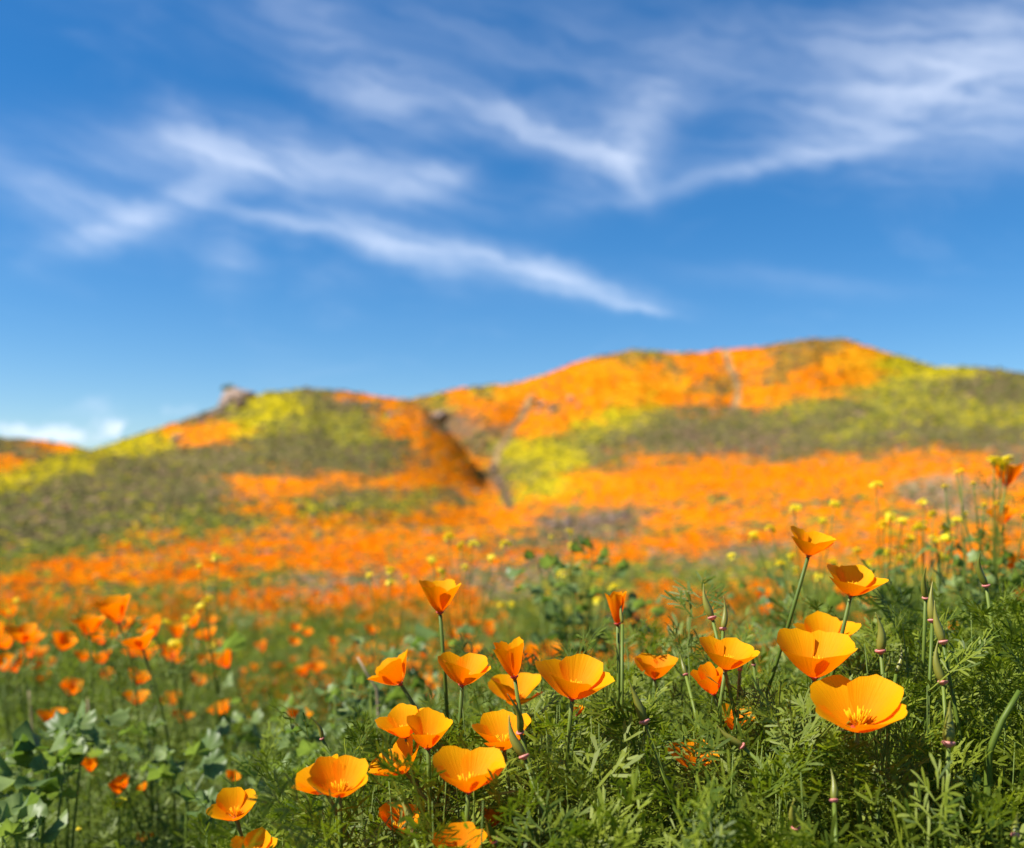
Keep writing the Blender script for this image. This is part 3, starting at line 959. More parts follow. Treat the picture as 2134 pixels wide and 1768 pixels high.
def stamen_mesh():
    rs = random.Random(5)
    v, f_ = [], []
    for i in range(30):
        a, lean = rs.uniform(0, 6.28), rs.uniform(0.12, 0.75)
        L = rs.uniform(0.22, 0.40)
        d = Vector((math.cos(a) * math.sin(lean), math.sin(a) * math.sin(lean), math.cos(lean)))
        p = Vector((math.cos(a), math.sin(a), 0)) * 0.035
        pts = [p, p + d * L * 0.45, p + d * L * 0.5, p + d * L]
        vv, ff = tube(pts, [0.006, 0.006, 0.017, 0.010], 4)
        b_ = len(v)
        v += vv
        f_ += [tuple(b_ + q for q in x) for x in ff]
    return pymesh('stamens', v, f_)


STAMEN = stamen_mesh()
STAMEN.materials.append(M['stamen'])


def petal(rs, opn, outer, curl=0.0, na=12, ns=9, notch=True):
    """one fan-shaped petal round the +X side; axis +Z, length 1"""
    v, f_, uv = [], [], []
    ph1, ph2 = rs.uniform(0, 6.28), rs.uniform(0, 6.28)
    lean = rs.uniform(-0.05, 0.05)
    asym = rs.uniform(-0.07, 0.07)
    for i in range(ns + 1):
        s = i / ns
        for j in range(na + 1):
            a = -1 + 2 * j / na
            edge = 1 - (0.25 + asym * np.sign(a)) * abs(a) ** 2.6
            edge += 0.022 * math.sin(a * 7 + ph1) + 0.014 * math.sin(a * 17 + ph2)
            ss = s * edge
            # opening angle from the axis along the petal
            steps = 6
            rr_, zz = 0.05, 0.0
            for q in range(steps):
                sm = ss * (q + 0.5) / steps
                ph = opn * (1.24 - 0.62 * sm + 0.27 * sm * sm) + curl * max(0, sm - 0.55) ** 2 * 3.0
                ph = ph + (0.35 * (1 - min(1, sm / 0.18)) if sm < 0.18 else 0)
                rr_ += math.sin(ph) * ss / steps
                zz += math.cos(ph) * ss / steps
            half = R(33 + 28 * min(1, (ss / 0.5)) ** 0.7)
            aa = a * half * (0.92 if outer else 1.0) + lean * ss
            ruff = (0.020 * math.sin(a * 5 + ph2) + 0.012 * math.sin(a * 11 + ph1)) * ss ** 2.5
            off = (0.030 if outer else 0.0) * min(1, ss * 3)
            # petals are flatter than a cone: pull the middle in a little, tuck the sides
            flat = 1.0 - 0.10 * (a * a) * ss
            r2 = (rr_ + off + ruff) * flat
            v.append((r2 * math.cos(aa), r2 * math.sin(aa), zz - off * 0.4 + 0.5 * ruff))
            uv.append((j / na, ss))
    for i in range(ns):
        for j in range(na):
            b_ = i * (na + 1) + j
            f_.append((b_, b_ + 1, b_ + na + 2, b_ + na + 1))
    return v, f_, uv


def frame_from_axis(axis, spin):
    q = axis.to_track_quat('Z', 'Y')
    return q.to_matrix().to_4x4() @ Matrix.Rotation(spin, 4, 'Z')


def ground_at(x, y):
    return float(height(x, y))


def stem_to_ground(top, axis, rad, parent_loc, bow=0.35, n=9):
    root = parent_loc
    L = (top - root).length
    pts = bez(Vector((0, 0, -0.015)), Vector((rnd.uniform(-.03, .03), rnd.uniform(-.03, .03), L * 0.45)), (top - root) - axis * L * bow, top - root, n)
    return pts


def poppy(label, u, v, w_, opn, lx, ly, Y, group=None, deep=False, spin=None, fine=True, jit=7.0, curl=0.12, kids=None, lean_root=None, closed=False):
    """u, v: photo place of the flower's base; w_: its width there; lx, ly: lean to the side and towards the viewer (degrees)"""
    rs = random.Random(int(u * 13 + v * 7))
    top = pix(u, v, Y)
    axis = Vector((math.sin(R(lx)), -math.sin(R(ly)), math.cos(R(lx)) * math.cos(R(ly)))).normalized()
    D = w_ * Y / FPX
    Lp = D / (2 * (math.sin(R(opn) * 1.0) * 0.96 + 0.06))
    rx = top.x - axis.x * 0.12 + rs.uniform(-.04, .04) if lean_root is None else top.x + lean_root
    ry = top.y + 0.04 + rs.uniform(-.02, .03)
    root = Vector((rx, ry, ground_at(rx, ry)))
    t = thing('poppy', label, 'poppy', root, group)
    spin = rs.uniform(0, 1.57) if spin is None else R(spin)
    mw = Matrix.Translation(top - root) @ frame_from_axis(axis, spin) @ Matrix.Scale(Lp, 4)
    mat = M['petal_deep'] if deep else M['petal']
    for k in range(4):
        o_ = R(opn + rs.uniform(-jit, jit))
        if closed:
            o_ = R(opn + rs.uniform(-3, 3))
        pv, pf, pu = petal(rs, o_, k % 2 == 1, curl + rs.uniform(-.08, .1), *( (12, 9) if fine else (7, 5)))
        me = pymesh('petal', pv, pf, True, pu)
        me.materials.append(mat)
        obj('petal', me, None, t, mw @ Matrix.Rotation(k * math.pi / 2 + rs.uniform(-.1, .1), 4, 'Z'))
    rc = obj('receptacle', RECEPT, None, t, mw)
    if opn > 24 and fine:
        obj('stamens', STAMEN, None, rc)
    sv, sf = tube(stem_to_ground(top - axis * Lp * 0.08, axis, 0, root), [0.0023 - 0.0008 * (i / 9) for i in range(10)], 7 if fine else 5)
    obj('stem', pymesh('stem', sv, sf), M['stem'], t)
    return t


# ------------------------------------------------------------------ the sharp poppies
# label, base u, base v, width, opening, lean side, lean to viewer, distance
NEAR = [
    ('tall golden poppy on a long bare leaning stem, the highest of the sharp blooms', 1685, 1157, 96, 44, 10, 15, .80, dict(spin=20, lean_root=-.10)),
    ('golden poppy with a shaded front petal, just below the tallest bloom', 1773, 1240, 112, 46, 6, 14, .78, dict(spin=40, lean_root=-.06)),
    ('poppy with separate flared petals behind the big golden cup', 1722, 1352, 132, 52, -4, 14, .84, dict(spin=10, jit=12)),
    ('big golden cup poppy directly above the widest open bloom', 1697, 1410, 166, 45, -2, 14, .69, dict(spin=47)),
    ('widest open golden poppy showing its spidery yellow stamens', 1787, 1518, 192, 50, -4, 22, .645, dict(spin=45, curl=.2)),
    ('medium golden cup poppy beside two upright seed pods', 1512, 1394, 112, 43, 6, 12, .74, dict(spin=30)),
    ('half-closed reddish orange poppy leaning below the medium golden cup', 1488, 1446, 62, 26, -18, 10, .76, dict(deep=True)),
    ('orange poppy half hidden behind stems under the half-closed reddish bloom', 1527, 1520, 74, 38, 6, 12, .80, dict(deep=True)),
    ('orange poppy screened by feathery leaves low in the foliage', 1440, 1600, 92, 42, 4, 14, .74, dict(deep=True)),
    ('lone tulip-shaped poppy on a tall straight stem with one petal split away', 917, 1276, 90, 34, -4, 10, .82, dict(spin=5, jit=10, lean_root=.02)),
    ('ribbed golden cup poppy on a thin stem above the pair of overlapping blooms', 963, 1427, 102, 40, 4, 12, .76, dict(spin=35)),
    ('half-open rosebud-like poppy between the ribbed cup and the big bowl', 1072, 1411, 62, 20, -10, 6, .75, dict(closed=True, spin=15)),
    ('wide orange poppy behind the rosebud-like bloom', 1072, 1466, 110, 44, 0, 12, .86, dict(spin=30, jit=11)),
    ('big shallow bowl poppy with lit streaked petals above the leafy clump', 1193, 1454, 146, 46, 6, 17, .70, dict(spin=45, curl=.16)),
    ('closed orange poppy bud flower standing alone beside a green spike', 1287, 1300, 42, 15, -4, 4, .80, dict(closed=True, deep=True, curl=0)),
    ('small orange poppy with fluted rim behind the leaf tips', 1364, 1414, 86, 42, 0, 11, .85, dict(deep=True)),
    ('orange poppy tipped sideways on a thin stem', 834, 1425, 84, 36, -34, 4, .82, dict(spin=10)),
    ('golden poppy overlapped by a narrower bloom with visible stamens', 846, 1535, 98, 42, -12, 14, .71, dict(spin=45)),
    ('narrow poppy with visible stamens overlapping a golden bloom', 892, 1558, 90, 32, -2, 18, .67, dict(spin=0, jit=10)),
    ('orange poppy partly covered by two slender seed pods', 1050, 1560, 120, 43, -8, 14, .70, dict(spin=45)),
    ('large golden poppy with a jutting side petal', 976, 1648, 142, 42, 2, 16, .62, dict(spin=42, jit=8, curl=.18)),
    ('large golden poppy at the edge of the clump with a cluster of stamens', 708, 1657, 120, 43, 2, 20, .63, dict(spin=45)),
    ('broad orange poppy tucked against the large poppy with stamens', 680, 1652, 112, 46, -24, 14, .655, dict(spin=20)),
    ('flopping orange poppy lying sideways behind feathery leaves', 845, 1608, 120, 48, -34, 12, .70, dict(spin=30)),
    ('orange poppy low in the foliage cut by the bottom of the view', 960, 1792, 112, 44, -4, 14, .60, dict(deep=True)),
    ('orange poppy veiled by spiky dark leaves under the big golden bloom', 828, 1735, 88, 42, 6, 14, .68, dict(deep=True)),
    ('small golden poppy standing apart below the blurred weeds', 492, 1704, 92, 44, -6, 22, .66, dict(spin=45, lean_root=.05)),
    ('golden poppy beneath the small one that stands apart', 530, 1790, 84, 42, 4, 14, .64, dict()),
    ('small red-orange poppy deep in the leaves beside the jutting-petal bloom', 1028, 1722, 48, 30, 0, 8, .72, dict(deep=True)),
    ('small golden poppy hanging just under the big shallow bowl', 1202, 1492, 30, 30, 6, 6, .78, dict()),
]
for (lab, u, v, w_, opn, lx, ly, Y, kw) in NEAR:
    poppy(lab, u, v, w_, opn, lx, ly, Y, **kw)

# poppies out in the meadow, soft in the picture (centre u, v, width)
SOFT = [(20, 1272, 40), (50, 1317, 62), (11, 1333, 50), (130, 1336, 52), (245, 1272, 66), (185, 1299, 62), (210, 1324, 46), (249, 1317, 38), (211, 1363, 50), (298, 1328, 70),
        (280, 1352, 42), (435, 1315, 46), (476, 1372, 48), (225, 1402, 34), (288, 1406, 54), (142, 1432, 46), (280, 1446, 55), (106, 1491, 56), (357, 1452, 46), (380, 1487, 44),
        (351, 1493, 27), (467, 1471, 48), (380, 1370, 36), (621, 1491, 50), (678, 1454, 31), (632, 1396, 34), (660, 1388, 36), (550, 1347, 26), (186, 1596, 32), (483, 1613, 32),
        (240, 1642, 34), (256, 1630, 30), (302, 1637, 24), (138, 1752, 42), (295, 1740, 34), (419, 1436, 24), (82, 1354, 40), (174, 1363, 40), (320, 1306, 48),
        (990, 1292, 27), (1017, 1294, 27), (1019, 1315, 24), (950, 1323, 34), (968, 1320, 30), (930, 1346, 27), (882, 1359, 27), (985, 1348, 42), (865, 1386, 27), (857, 1407, 22),
        (884, 1415, 35), (896, 1442, 36), (951, 1449, 27), (907, 1426, 28), (1115, 1365, 46), (1145, 1353, 40), (1038, 1369, 32), (1310, 1415, 18), (1285, 1326, 16), (769, 1426, 20),
        (2107, 1168, 60), (2128, 1237, 34), (2078, 1283, 42), (1572, 1398, 36), (2096, 990, 60), (2088, 1070, 56), (1581, 1237, 36), (1595, 1266, 36), (1812, 1253, 32), (1756, 1226, 34),
        (1990, 1308, 40), (2011, 1329, 30), (1745, 1262, 26), (1795, 1290, 26), (1560, 1500, 40), (2090, 1560, 22)]
for k in range(30):
    SOFT.append((rnd.uniform(-20, 480), 1285 + rnd.random() ** 1.4 * 130, rnd.uniform(26, 46)))
for k in range(14):
    SOFT.append((rnd.uniform(560, 1150), rnd.uniform(1300, 1420), rnd.uniform(20, 30)))
SOFT_TOPS = []


def soft_label(u, v):
    if u < 340 and v < 1385:
        return 'orange poppy in the dense cluster at the grassy edge of the meadow', 'dense poppy cluster in the meadow'
    if u < 560 and v < 1520:
        return 'small orange poppy scattered in the grass below the dense poppy cluster', 'poppies scattered in the grass'
    if u < 560:
        return 'tiny red-orange poppy low among the shady broad weeds', 'poppies among the shady weeds'
    if u < 760:
        return 'small orange poppy in the pale feathery herbs beyond the golden pair', 'poppies in the pale herbs'
    if u < 1180:
        return 'small soft orange poppy behind the ribbed cup and the tipped poppy', 'poppies behind the ribbed cup'
    if u > 2060 and v < 1100:
        return 'tall orange poppy funnel standing by the yellow-topped mustard stalk', 'poppies by the mustard stalk'
    if u > 1960:
        return 'orange poppy showing over the leafy rise near the pod cluster', 'poppies beyond the leafy rise'
    return 'small orange poppy dotted behind the tall golden poppies and pods', 'poppies behind the tall golden ones'


for i, (u, v, w_) in enumerate(SOFT):
    Dd = rnd.uniform(0.041, 0.05)
    Y = min(max(Dd * FPX / w_, 1.0), 3.4)
    if u > 2060 and v < 1200:
        Y = 1.45
    if v > 1580:
        Y = max(Y, 1.0) if w_ > 36 else 1.25
    op = rnd.choice((30, 36, 40, 44, 48))
    dpt = w_ * 0.5
    lab, grp = soft_label(u, v)
    SOFT_TOPS.append(pix(u, v + dpt * .75, Y))
    poppy(lab, u + rnd.uniform(-4, 4), v + dpt * 0.75, w_, op, rnd.uniform(-22, 22), rnd.uniform(0, 22), Y,
          grp, deep=True, fine=False)


tp = np.repeat(np.array([tuple(q) for q in SOFT_TOPS]), 20, 0)
drop = rng.uniform(0.025, 0.20, len(tp))
tp = tp + np.stack([rng.normal(0, 1, len(tp)) * (.012 + .22 * drop), rng.normal(0.02, 1, len(tp)) * (.01 + .15 * drop), -drop], -1)
tp[:, 2] = np.maximum(tp[:, 2], height(tp[:, 0], tp[:, 1]) + .02)
stuff('meadow_poppy_leaves', LEAF_LOD, tp, rng.uniform(0.035, 0.07, len(tp)), rng.uniform(0, 6.28, len(tp)), rng.uniform(0.0, 1.2, len(tp)), M['under'],
      'feathery leaves wrapped round the meadow poppies', 'foliage', rng.uniform(-.6, .6, len(tp)))

# ------------------------------------------------------------------ seed pods
def pod(label, ub, vb, ut, vt, Y, rim=True, group=None, fat=1.0):
    base, tip = pix(ub, vb, Y), pix(ut, vt, Y + rnd.uniform(-.01, .01))
    ax = (tip - base)
    L = ax.length
    ax.normalize()
    side = ax.orthogonal()
    rx, ry = base.x - ax.x * 0.16 + rnd.uniform(-.03, .03), base.y + rnd.uniform(0, .04)
    root = Vector((rx, ry, ground_at(rx, ry)))
    t = thing('seed_pod', label, 'seed pod', root, group)
    bend = Vector((rnd.uniform(-1, 1), rnd.uniform(-.5, .5), 0)) * L * 0.12
    prof = [(0, .62), (.06, .85), (.15, 1.0), (.28, .98), (.42, .82), (.56, .60), (.70, .38), (.84, .22), (.95, .13), (1.0, .04)]
    pts = [base - root + ax * L * q + bend * math.sin(q * math.pi) for q, _ in prof]
    vv, ff = tube(pts, [L * 0.112 * fat * k for _, k in prof], 10)
    cap = obj('capsule', pymesh('capsule', vv, ff), M['pod'], t)
    if rim:
        lv, lf = lathe([(0.03, -0.15), (0.05, -0.13), (0.115, -0.085), (0.165, -0.045), (0.19, -0.008), (0.18, 0.03), (0.15, 0.04), (0.09, 0.03)])
        o = obj('rim', pymesh('rim', lv, lf), M['pink'], cap, Matrix.Translation(base - root) @ frame_from_axis(ax, rnd.uniform(0, 6)) @ Matrix.Scale(L * 0.70 * fat, 4))
    sv, sf = tube(stem_to_ground(base - ax * L * 0.06, ax, 0, root, 0.4), [0.0017 - 0.0004 * (i / 9) for i in range(10)], 6)
    obj('stem', pymesh('stem', sv, sf), M['stem'], t)
    return t


PODS = [
    ('curved green seed pod above the medium golden cup, taller of two', 1484, 1287, 1466, 1216, .76, 1, 1),
    ('green seed pod rising just behind the medium golden cup', 1507, 1310, 1508, 1243, .77, 1, .9),
    ('slim green seed pod on the leafy rise, highest of its cluster of four', 1929, 1246, 1931, 1180, .76, 1, .85),
    ('pale-tipped seed pod in the middle of the cluster on the leafy rise', 1943, 1293, 1944, 1210, .73, 1, .85),
    ('fat brownish green pod on the leafy rise with a pink rim', 1965, 1337, 1948, 1251, .71, 1, .95),
    ('lowest pink-rimmed pod of the cluster on the leafy rise', 1965, 1421, 1956, 1333, .70, 1, .95),
    ('upright green seed pod on a thin bare stalk beyond the leafy rise', 2055, 1220, 2044, 1150, .80, 1, .9),
    ('brown-green seed pod with a bright pink rim beside the big golden cup', 1835, 1356, 1824, 1276, .71, 1, 1.1),
    ('large plump pod with a bright pink collar on a thick bent stem', 1977, 1548, 1980, 1460, .62, 1, 1.25),
    ('pink-rimmed pod standing below the widest open poppy', 1738, 1668, 1731, 1601, .60, 1, 1.1),
    ('small green pod low in the leaves under the widest open poppy', 1659, 1724, 1656, 1664, .60, 1, 1.1),
    ('green pod low at the leafy corner of the clump', 2116, 1741, 2122, 1690, .58, 1, 1.2),
    ('short dark pod close beside the medium golden cup', 1542, 1396, 1544, 1358, .76, 1, 1.1),
    ('thin little pod on a fine stalk near the blurred small poppy', 1571, 1385, 1568, 1346, .82, 1, .85),
    ('dark leaning pod near the fluted orange poppy', 1429, 1406, 1417, 1362, .80, 1, 1),
    ('dark pod lying slantwise in the foliage below the half-hidden orange poppy', 1546, 1555, 1494, 1511, .67, 1, 1),
    ('long green pod with pink base and a faded orange tip over the leafy clump', 1343, 1503, 1310, 1417, .69, 1, 1.0),
    ('upper of two slender pods crossing an orange poppy', 1084, 1526, 1057, 1446, .67, 1, .75),
    ('lower of two slender pods crossing an orange poppy', 1092, 1576, 1061, 1490, .64, 1, 1.0),
    ('green pod with a pale pink collar in front of the veiled orange poppy', 859, 1735, 831, 1660, .60, 1, 1.1),
    ('stubby green pod beside the stem of the jutting-petal poppy', 1030, 1751, 1011, 1704, .60, 1, 1.1),
    ('slim leaning green pod at the edge of the blurred meadow', 671, 1539, 645, 1493, .78, 1, .8),
    ('narrow green spike hugging the closed orange bud flower', 1297, 1298, 1297, 1242, .79, 0, .6),
    ('closed green bud standing right behind the bright pink rimmed pod', 1868, 1402, 1877, 1342, .74, 0, .8),
    ('slim closed green bud leaning behind the widest open poppy', 1846, 1400, 1853, 1356, .75, 0, .8),
]
for (lab, a, b_, c, d, Y, rim, fat) in PODS:
    pod(lab, a, b_, c, d, Y, bool(rim), None, fat)

# ------------------------------------------------------------------ feathery foliage of the sharp clump
VTOP = curve([(540, 1690), (600, 1625), (700, 1600), (800, 1545), (900, 1500), (1000, 1450), (1080, 1400), (1180, 1400), (1280, 1375), (1400, 1340), (1500, 1335), (1600, 1365),
              (1720, 1355), (1800, 1330), (1880, 1285), (1950, 1255), (2050, 1265), (2134, 1255), (2400, 1250)])


def canopy(u, Y):
    v = max(float(VTOP(u)), 1670 - (Y - .58) * 2250)
    return CZ - (v - VH) / FPX * Y


def leaf_obj(parent, p, az_, tilt, roll, s, meshes):
    o = bpy.data.objects.new('leaf', rnd.choice(meshes))
    C.objects.link(o)
    o.parent = parent
    o.location = p
    o.rotation_euler = (Matrix.Rotation(az_, 3, 'Z') @ Matrix.Rotation(tilt, 3, 'X') @ Matrix.Rotation(roll, 3, 'Y')).to_euler()
    o.scale = (s * rnd.uniform(.85, 1.15), s, s)
    return o


# blooms stand clear of the leaves around them, save those the leaves veil
VEILED = ('half hidden', 'screened', 'veiled', 'behind feathery', 'deep in', 'low in the foliage')
CLEAR = np.array([(u, v - w_ * .42, w_ * .55, Y, .35 if any(q in lab for q in VEILED) else .96) for (lab, u, v, w_, opn, lx, ly, Y, kw) in NEAR]
                 + [((a + c) / 2, (b_ + d) / 2, abs(b_ - d) * .5, Y, .8) for (lab, a, b_, c, d, Y, rim, fat) in PODS])


def in_front_of_bloom(P, reach):
    P = np.atleast_2d(P)
    yy = np.maximum(P[:, 1], .05)
    pu, pv = U0 + P[:, 0] / yy * FPX, VH - (P[:, 2] - CZ) / yy * FPX
    bad = np.zeros(len(P), bool)
    for (a, b_, rr_, Yf, prob) in CLEAR:
        d = np.hypot(pu - a, (pv - b_) * 1.1)
        bad |= (yy < Yf + .03) & (d < rr_ + reach) & (rng.random(len(P)) < prob)
    return bad


n_plants = 0
spots = []
tries = 0
while n_plants < 104 and tries < 4000:
    tries += 1
    u = rnd.uniform(570, 2330)
    Y = rnd.uniform(0.50, 1.0)
    if u < 700 and rnd.random() < 0.5:
        continue
    x = (u - U0) / FPX * Y
    if any((x - a) ** 2 + (Y - b_) ** 2 < 0.05 ** 2 for a, b_ in spots):
        continue
    spots.append((x, Y))
    n_plants += 1
    zg = ground_at(x, Y)
    where = ('around the large poppy with stamens' if u < 850 else 'around the jutting-petal golden poppy' if u < 1090 else 'below the big shallow bowl poppy' if u < 1330
             else 'around the half-closed reddish poppy' if u < 1600 else 'below the widest open poppy' if u < 1860 else 'on the rise around the pod cluster')
    t = thing('poppy_plant', 'feathery green poppy foliage ' + where, 'poppy plant', (x, Y, zg), 'foliage ' + where)
    ztop = canopy(u, Y) - zg
    ns = rnd.randint(4, 6)
    sv, sf = [], []
    for k in range(ns):
        tx, ty = rnd.uniform(-.055, .055), rnd.uniform(-.05, .05)
        h = max(0.12, ztop - rnd.uniform(0.0, 0.05) - (0.02 if k else 0))
        if in_front_of_bloom([Vector((x + tx, Y + ty, zg + h))], 12).any():
            h = max(0.12, h - 0.07)
        top = Vector((tx, ty, h))
        pts = bez(Vector((rnd.uniform(-.008, .008), rnd.uniform(-.008, .008), -.02)), Vector((tx * .1, ty * .1, h * .4)), Vector((tx * .8, ty * .8, h * .7)), top, 7)
        vv, ff = tube(pts, [0.0026 * (1 - 0.86 * i / 7) for i in range(8)], 5)
        b_ = len(sv)
        sv += vv
        sf += [tuple(b_ + q for q in f_) for f_ in ff]
        nl = rnd.randint(4, 6)
        for q in range(nl):
            tt = 1.0 - 0.42 * (q + rnd.random() * .8) / nl
            i0 = min(int(tt * 7), 6)
            p = pts[i0].lerp(pts[i0 + 1], tt * 7 - i0)
            az_ = rnd.uniform(0, 6.28)
            ti, ls = rnd.uniform(0.1, 1.15) if q else rnd.uniform(.7, 1.35), rnd.uniform(.038, .066)
            dv = Vector((-math.sin(az_) * math.cos(ti), math.cos(az_) * math.cos(ti), math.sin(ti))) * ls
            w0 = Vector((x, Y, zg)) + p
            if in_front_of_bloom([w0 + dv * .6, w0 + dv], 14).any():
                continue
            leaf_obj(t, p, az_, ti, rnd.uniform(-.5, .5), ls, LEAF_MESH)
    obj('stem', pymesh('stem', sv, sf), M['stem'], t)

# undergrowth in the shade of the sharp clump
n = 5200
u_ = rng.uniform(480, 2400, n)
Y = rng.uniform(0.47, 1.25, n)
X = (u_ - U0) / FPX * Y
zt = np.array([canopy(a, b_) for a, b_ in zip(u_, Y)])
zg = height(X, Y)
Z = zt - 0.05 - rng.random(n) ** 1.2 * 0.24
Z = np.maximum(Z, zg + 0.01)
keep = ~in_front_of_bloom(np.stack([X, Y, Z + .02], -1), 34)
X, Y, Z, n = X[keep], Y[keep], Z[keep], int(keep.sum())
stuff('clump_undergrowth', LEAF_LOD, np.stack([X, Y, Z], -1), rng.uniform(0.04, 0.075, n), rng.uniform(0, 6.28, n), rng.uniform(-0.1, 1.2, n), M['leaf'],
      'tangled small leaves deep inside the poppy foliage', 'undergrowth', rng.uniform(-.6, .6, n))

# ------------------------------------------------------------------ broad-leaved weeds
def weed(label, u, v, Y, spread, nleaf, size, group=None, upright=0.5, hgt=None):
    """u, v: middle of the leafy top"""
    c = pix(u, v, Y)
    zg = ground_at(c.x, c.y)
    t = thing('broadleaf_weed', label, 'weed', (c.x, c.y, zg), group)
    sp = spread / FPX * Y
    sv, sf = [], []
    for k in range(nleaf):
        ox, oz, oy = rnd.gauss(0, .5) * sp, rnd.uniform(-1, 1) * sp * (hgt or .8), rnd.gauss(0, .4) * sp
        p = Vector((ox, oy, max(0.02, c.z - zg + oz)))
        az_ = rnd.uniform(0, 6.28)
        s = size / FPX * Y * rnd.uniform(.65, 1.25)
        leaf_obj(t, p, az_, rnd.uniform(-.2, 1.0), rnd.uniform(-.5, .5), s, ROUND_MESH)
        if k % 5 == 0:
            pts = bez(Vector((0, 0, -.02)), Vector((ox * .1, oy * .1, p.z * .4)), Vector((ox * .7, oy * .7, p.z * .75)), p, 5)
            vv, ff = tube(pts, [0.0022 - 0.001 * i / 5 for i in range(6)], 5)
            b_ = len(sv)
            sv += vv
            sf += [tuple(b_ + q for q in f_) for f_ in ff]
    obj('stem', pymesh('stem', sv, sf), M['stem'], t)
    return t


weed('tall bushy weed with lobed blue-green leaves rising behind the big bowl poppy', 1190, 1270, 1.75, 100, 58, 52, hgt=1.2)
weed('lobed blue-green weed beside the tall bushy one, reaching towards the lone bud flower', 1300, 1310, 1.7, 70, 34, 46)
weed('leafy weed behind the tipped poppy and ribbed cup', 850, 1420, 1.6, 80, 40, 44, hgt=1.0)
weed('pale rounded weed leaves in a mound behind the golden pair', 720, 1490, 1.35, 70, 34, 52)
GW = 'broad grey-green weed with drooping leaves in the shady meadow'
for (a, b_, Y, sp, nl, sz) in ((60, 1640, 1.05, 70, 16, 105), (140, 1570, 1.15, 60, 14, 84), (110, 1615, 1.1, 80, 12, 76), (585, 1600, 1.05, 50, 10, 84), (380, 1630, 1.15, 60, 10, 80),
                             (20, 1750, .95, 60, 12, 110), (330, 1560, 1.3, 70, 12, 60), (640, 1560, 1.1, 50, 14, 60), (520, 1520, 1.5, 70, 14, 52), (440, 1700, .98, 60, 10, 62), (240, 1560, 1.3, 70, 12, 60)):
    weed(GW, a, b_, Y, sp, nl, sz, 'broad grey-green weeds')
weed('leafy green weed among the yellow mustard stalks', 1890, 1240, 1.5, 90, 40, 46, hgt=.8)
weed('loose light green weed behind the bare tall poppy stem', 1600, 1290, 1.7, 80, 36, 38, hgt=.9)
weed('tall pale green weed wrapped round the stout mustard stalks', 2030, 1190, 1.45, 80, 44, 40, hgt=1.1)
weed('light green weed filling behind the pod cluster', 2080, 1260, 1.3, 90, 44, 46, hgt=.9)


# ------------------------------------------------------------------ mustard
def cluster_mesh(seed):
    rs = random.Random(seed)
    v, f_ = [], []
    for k in range(13):
        c = Vector((rs.uniform(-.55, .55), rs.uniform(-.55, .55), rs.uniform(-.45, .5)))
        nrm = (c + Vector((0, 0, .8))).normalized()
        a = nrm.orthogonal().normalized()
        b_ = nrm.cross(a)
        sp = rs.uniform(0, 1.5)
        for q in range(4):
            g0 = sp + q * math.pi / 2
            d = a * math.cos(g0) + b_ * math.sin(g0)
            e = nrm.cross(d)
            i0 = len(v)
            v += [c, c + d * .28 + e * .2 + nrm * .08, c + d * .46 + nrm * .05, c + d * .28 - e * .2 + nrm * .08]
            f_.append((i0, i0 + 1, i0 + 2, i0 + 3))
    me = pymesh('flower_cluster', v, f_)
    me.materials.append(M['mustard'])
    return me


CLUST = [cluster_mesh(i) for i in range(4)]


def mustard(label, dots, Y, root_u, leaves=0, group=None, tall=None):
    us = [d[0] for d in dots]
    rx = (root_u - U0) / FPX * Y
    zg = ground_at(rx, Y)
    root = Vector((rx, Y, zg))
    t = thing('mustard_plant', label, 'mustard plant', root, group)
    hi = min(dots, key=lambda d: d[1])
    ptop = pix(hi[0], hi[1], Y) - root
    main = bez(Vector((0, 0, -.02)), Vector((0, 0, ptop.z * .4)), Vector((ptop.x * .5, 0, ptop.z * .7)), ptop, 10)
    sv, sf = tube(main, [0.0017 - 0.0009 * i / 10 for i in range(11)], 5)
    obj('stem', pymesh('stem', sv, sf), M['stem'], t)
    for d in dots:
        q = pix(d[0], d[1], Y) - root + Vector((0, rnd.uniform(-.06, .06), 0))
        if d is not hi:
            k = min(max(int((q.z / max(ptop.z, .05)) * 10) - 3, 2), 8)
            b0 = main[k]
            pts = bez(b0, b0.lerp(q, .3) + Vector((0, 0, -.01)), b0.lerp(q, .8) + Vector((0, 0, -.015)), q, 5)
            vv, ff = tube(pts, [0.0015 - 0.0006 * i / 5 for i in range(6)], 4)
            obj('branch', pymesh('branch', vv, ff), M['stem'], t)
        else:
            q = ptop
        o = obj('flower_cluster', rnd.choice(CLUST), None, t)
        s = d[2] / FPX * Y * 0.68
        o.location, o.scale = q, (s, s, s)
        o.rotation_euler = (rnd.uniform(-.4, .4), rnd.uniform(-.4, .4), rnd.uniform(0, 6))
    for k in range(leaves):
        p = main[rnd.randint(2, 7)]
        leaf_obj(t, p, rnd.uniform(0, 6.28), rnd.uniform(.1, .9), 0, rnd.uniform(.04, .09), ROUND_MESH)
    return t


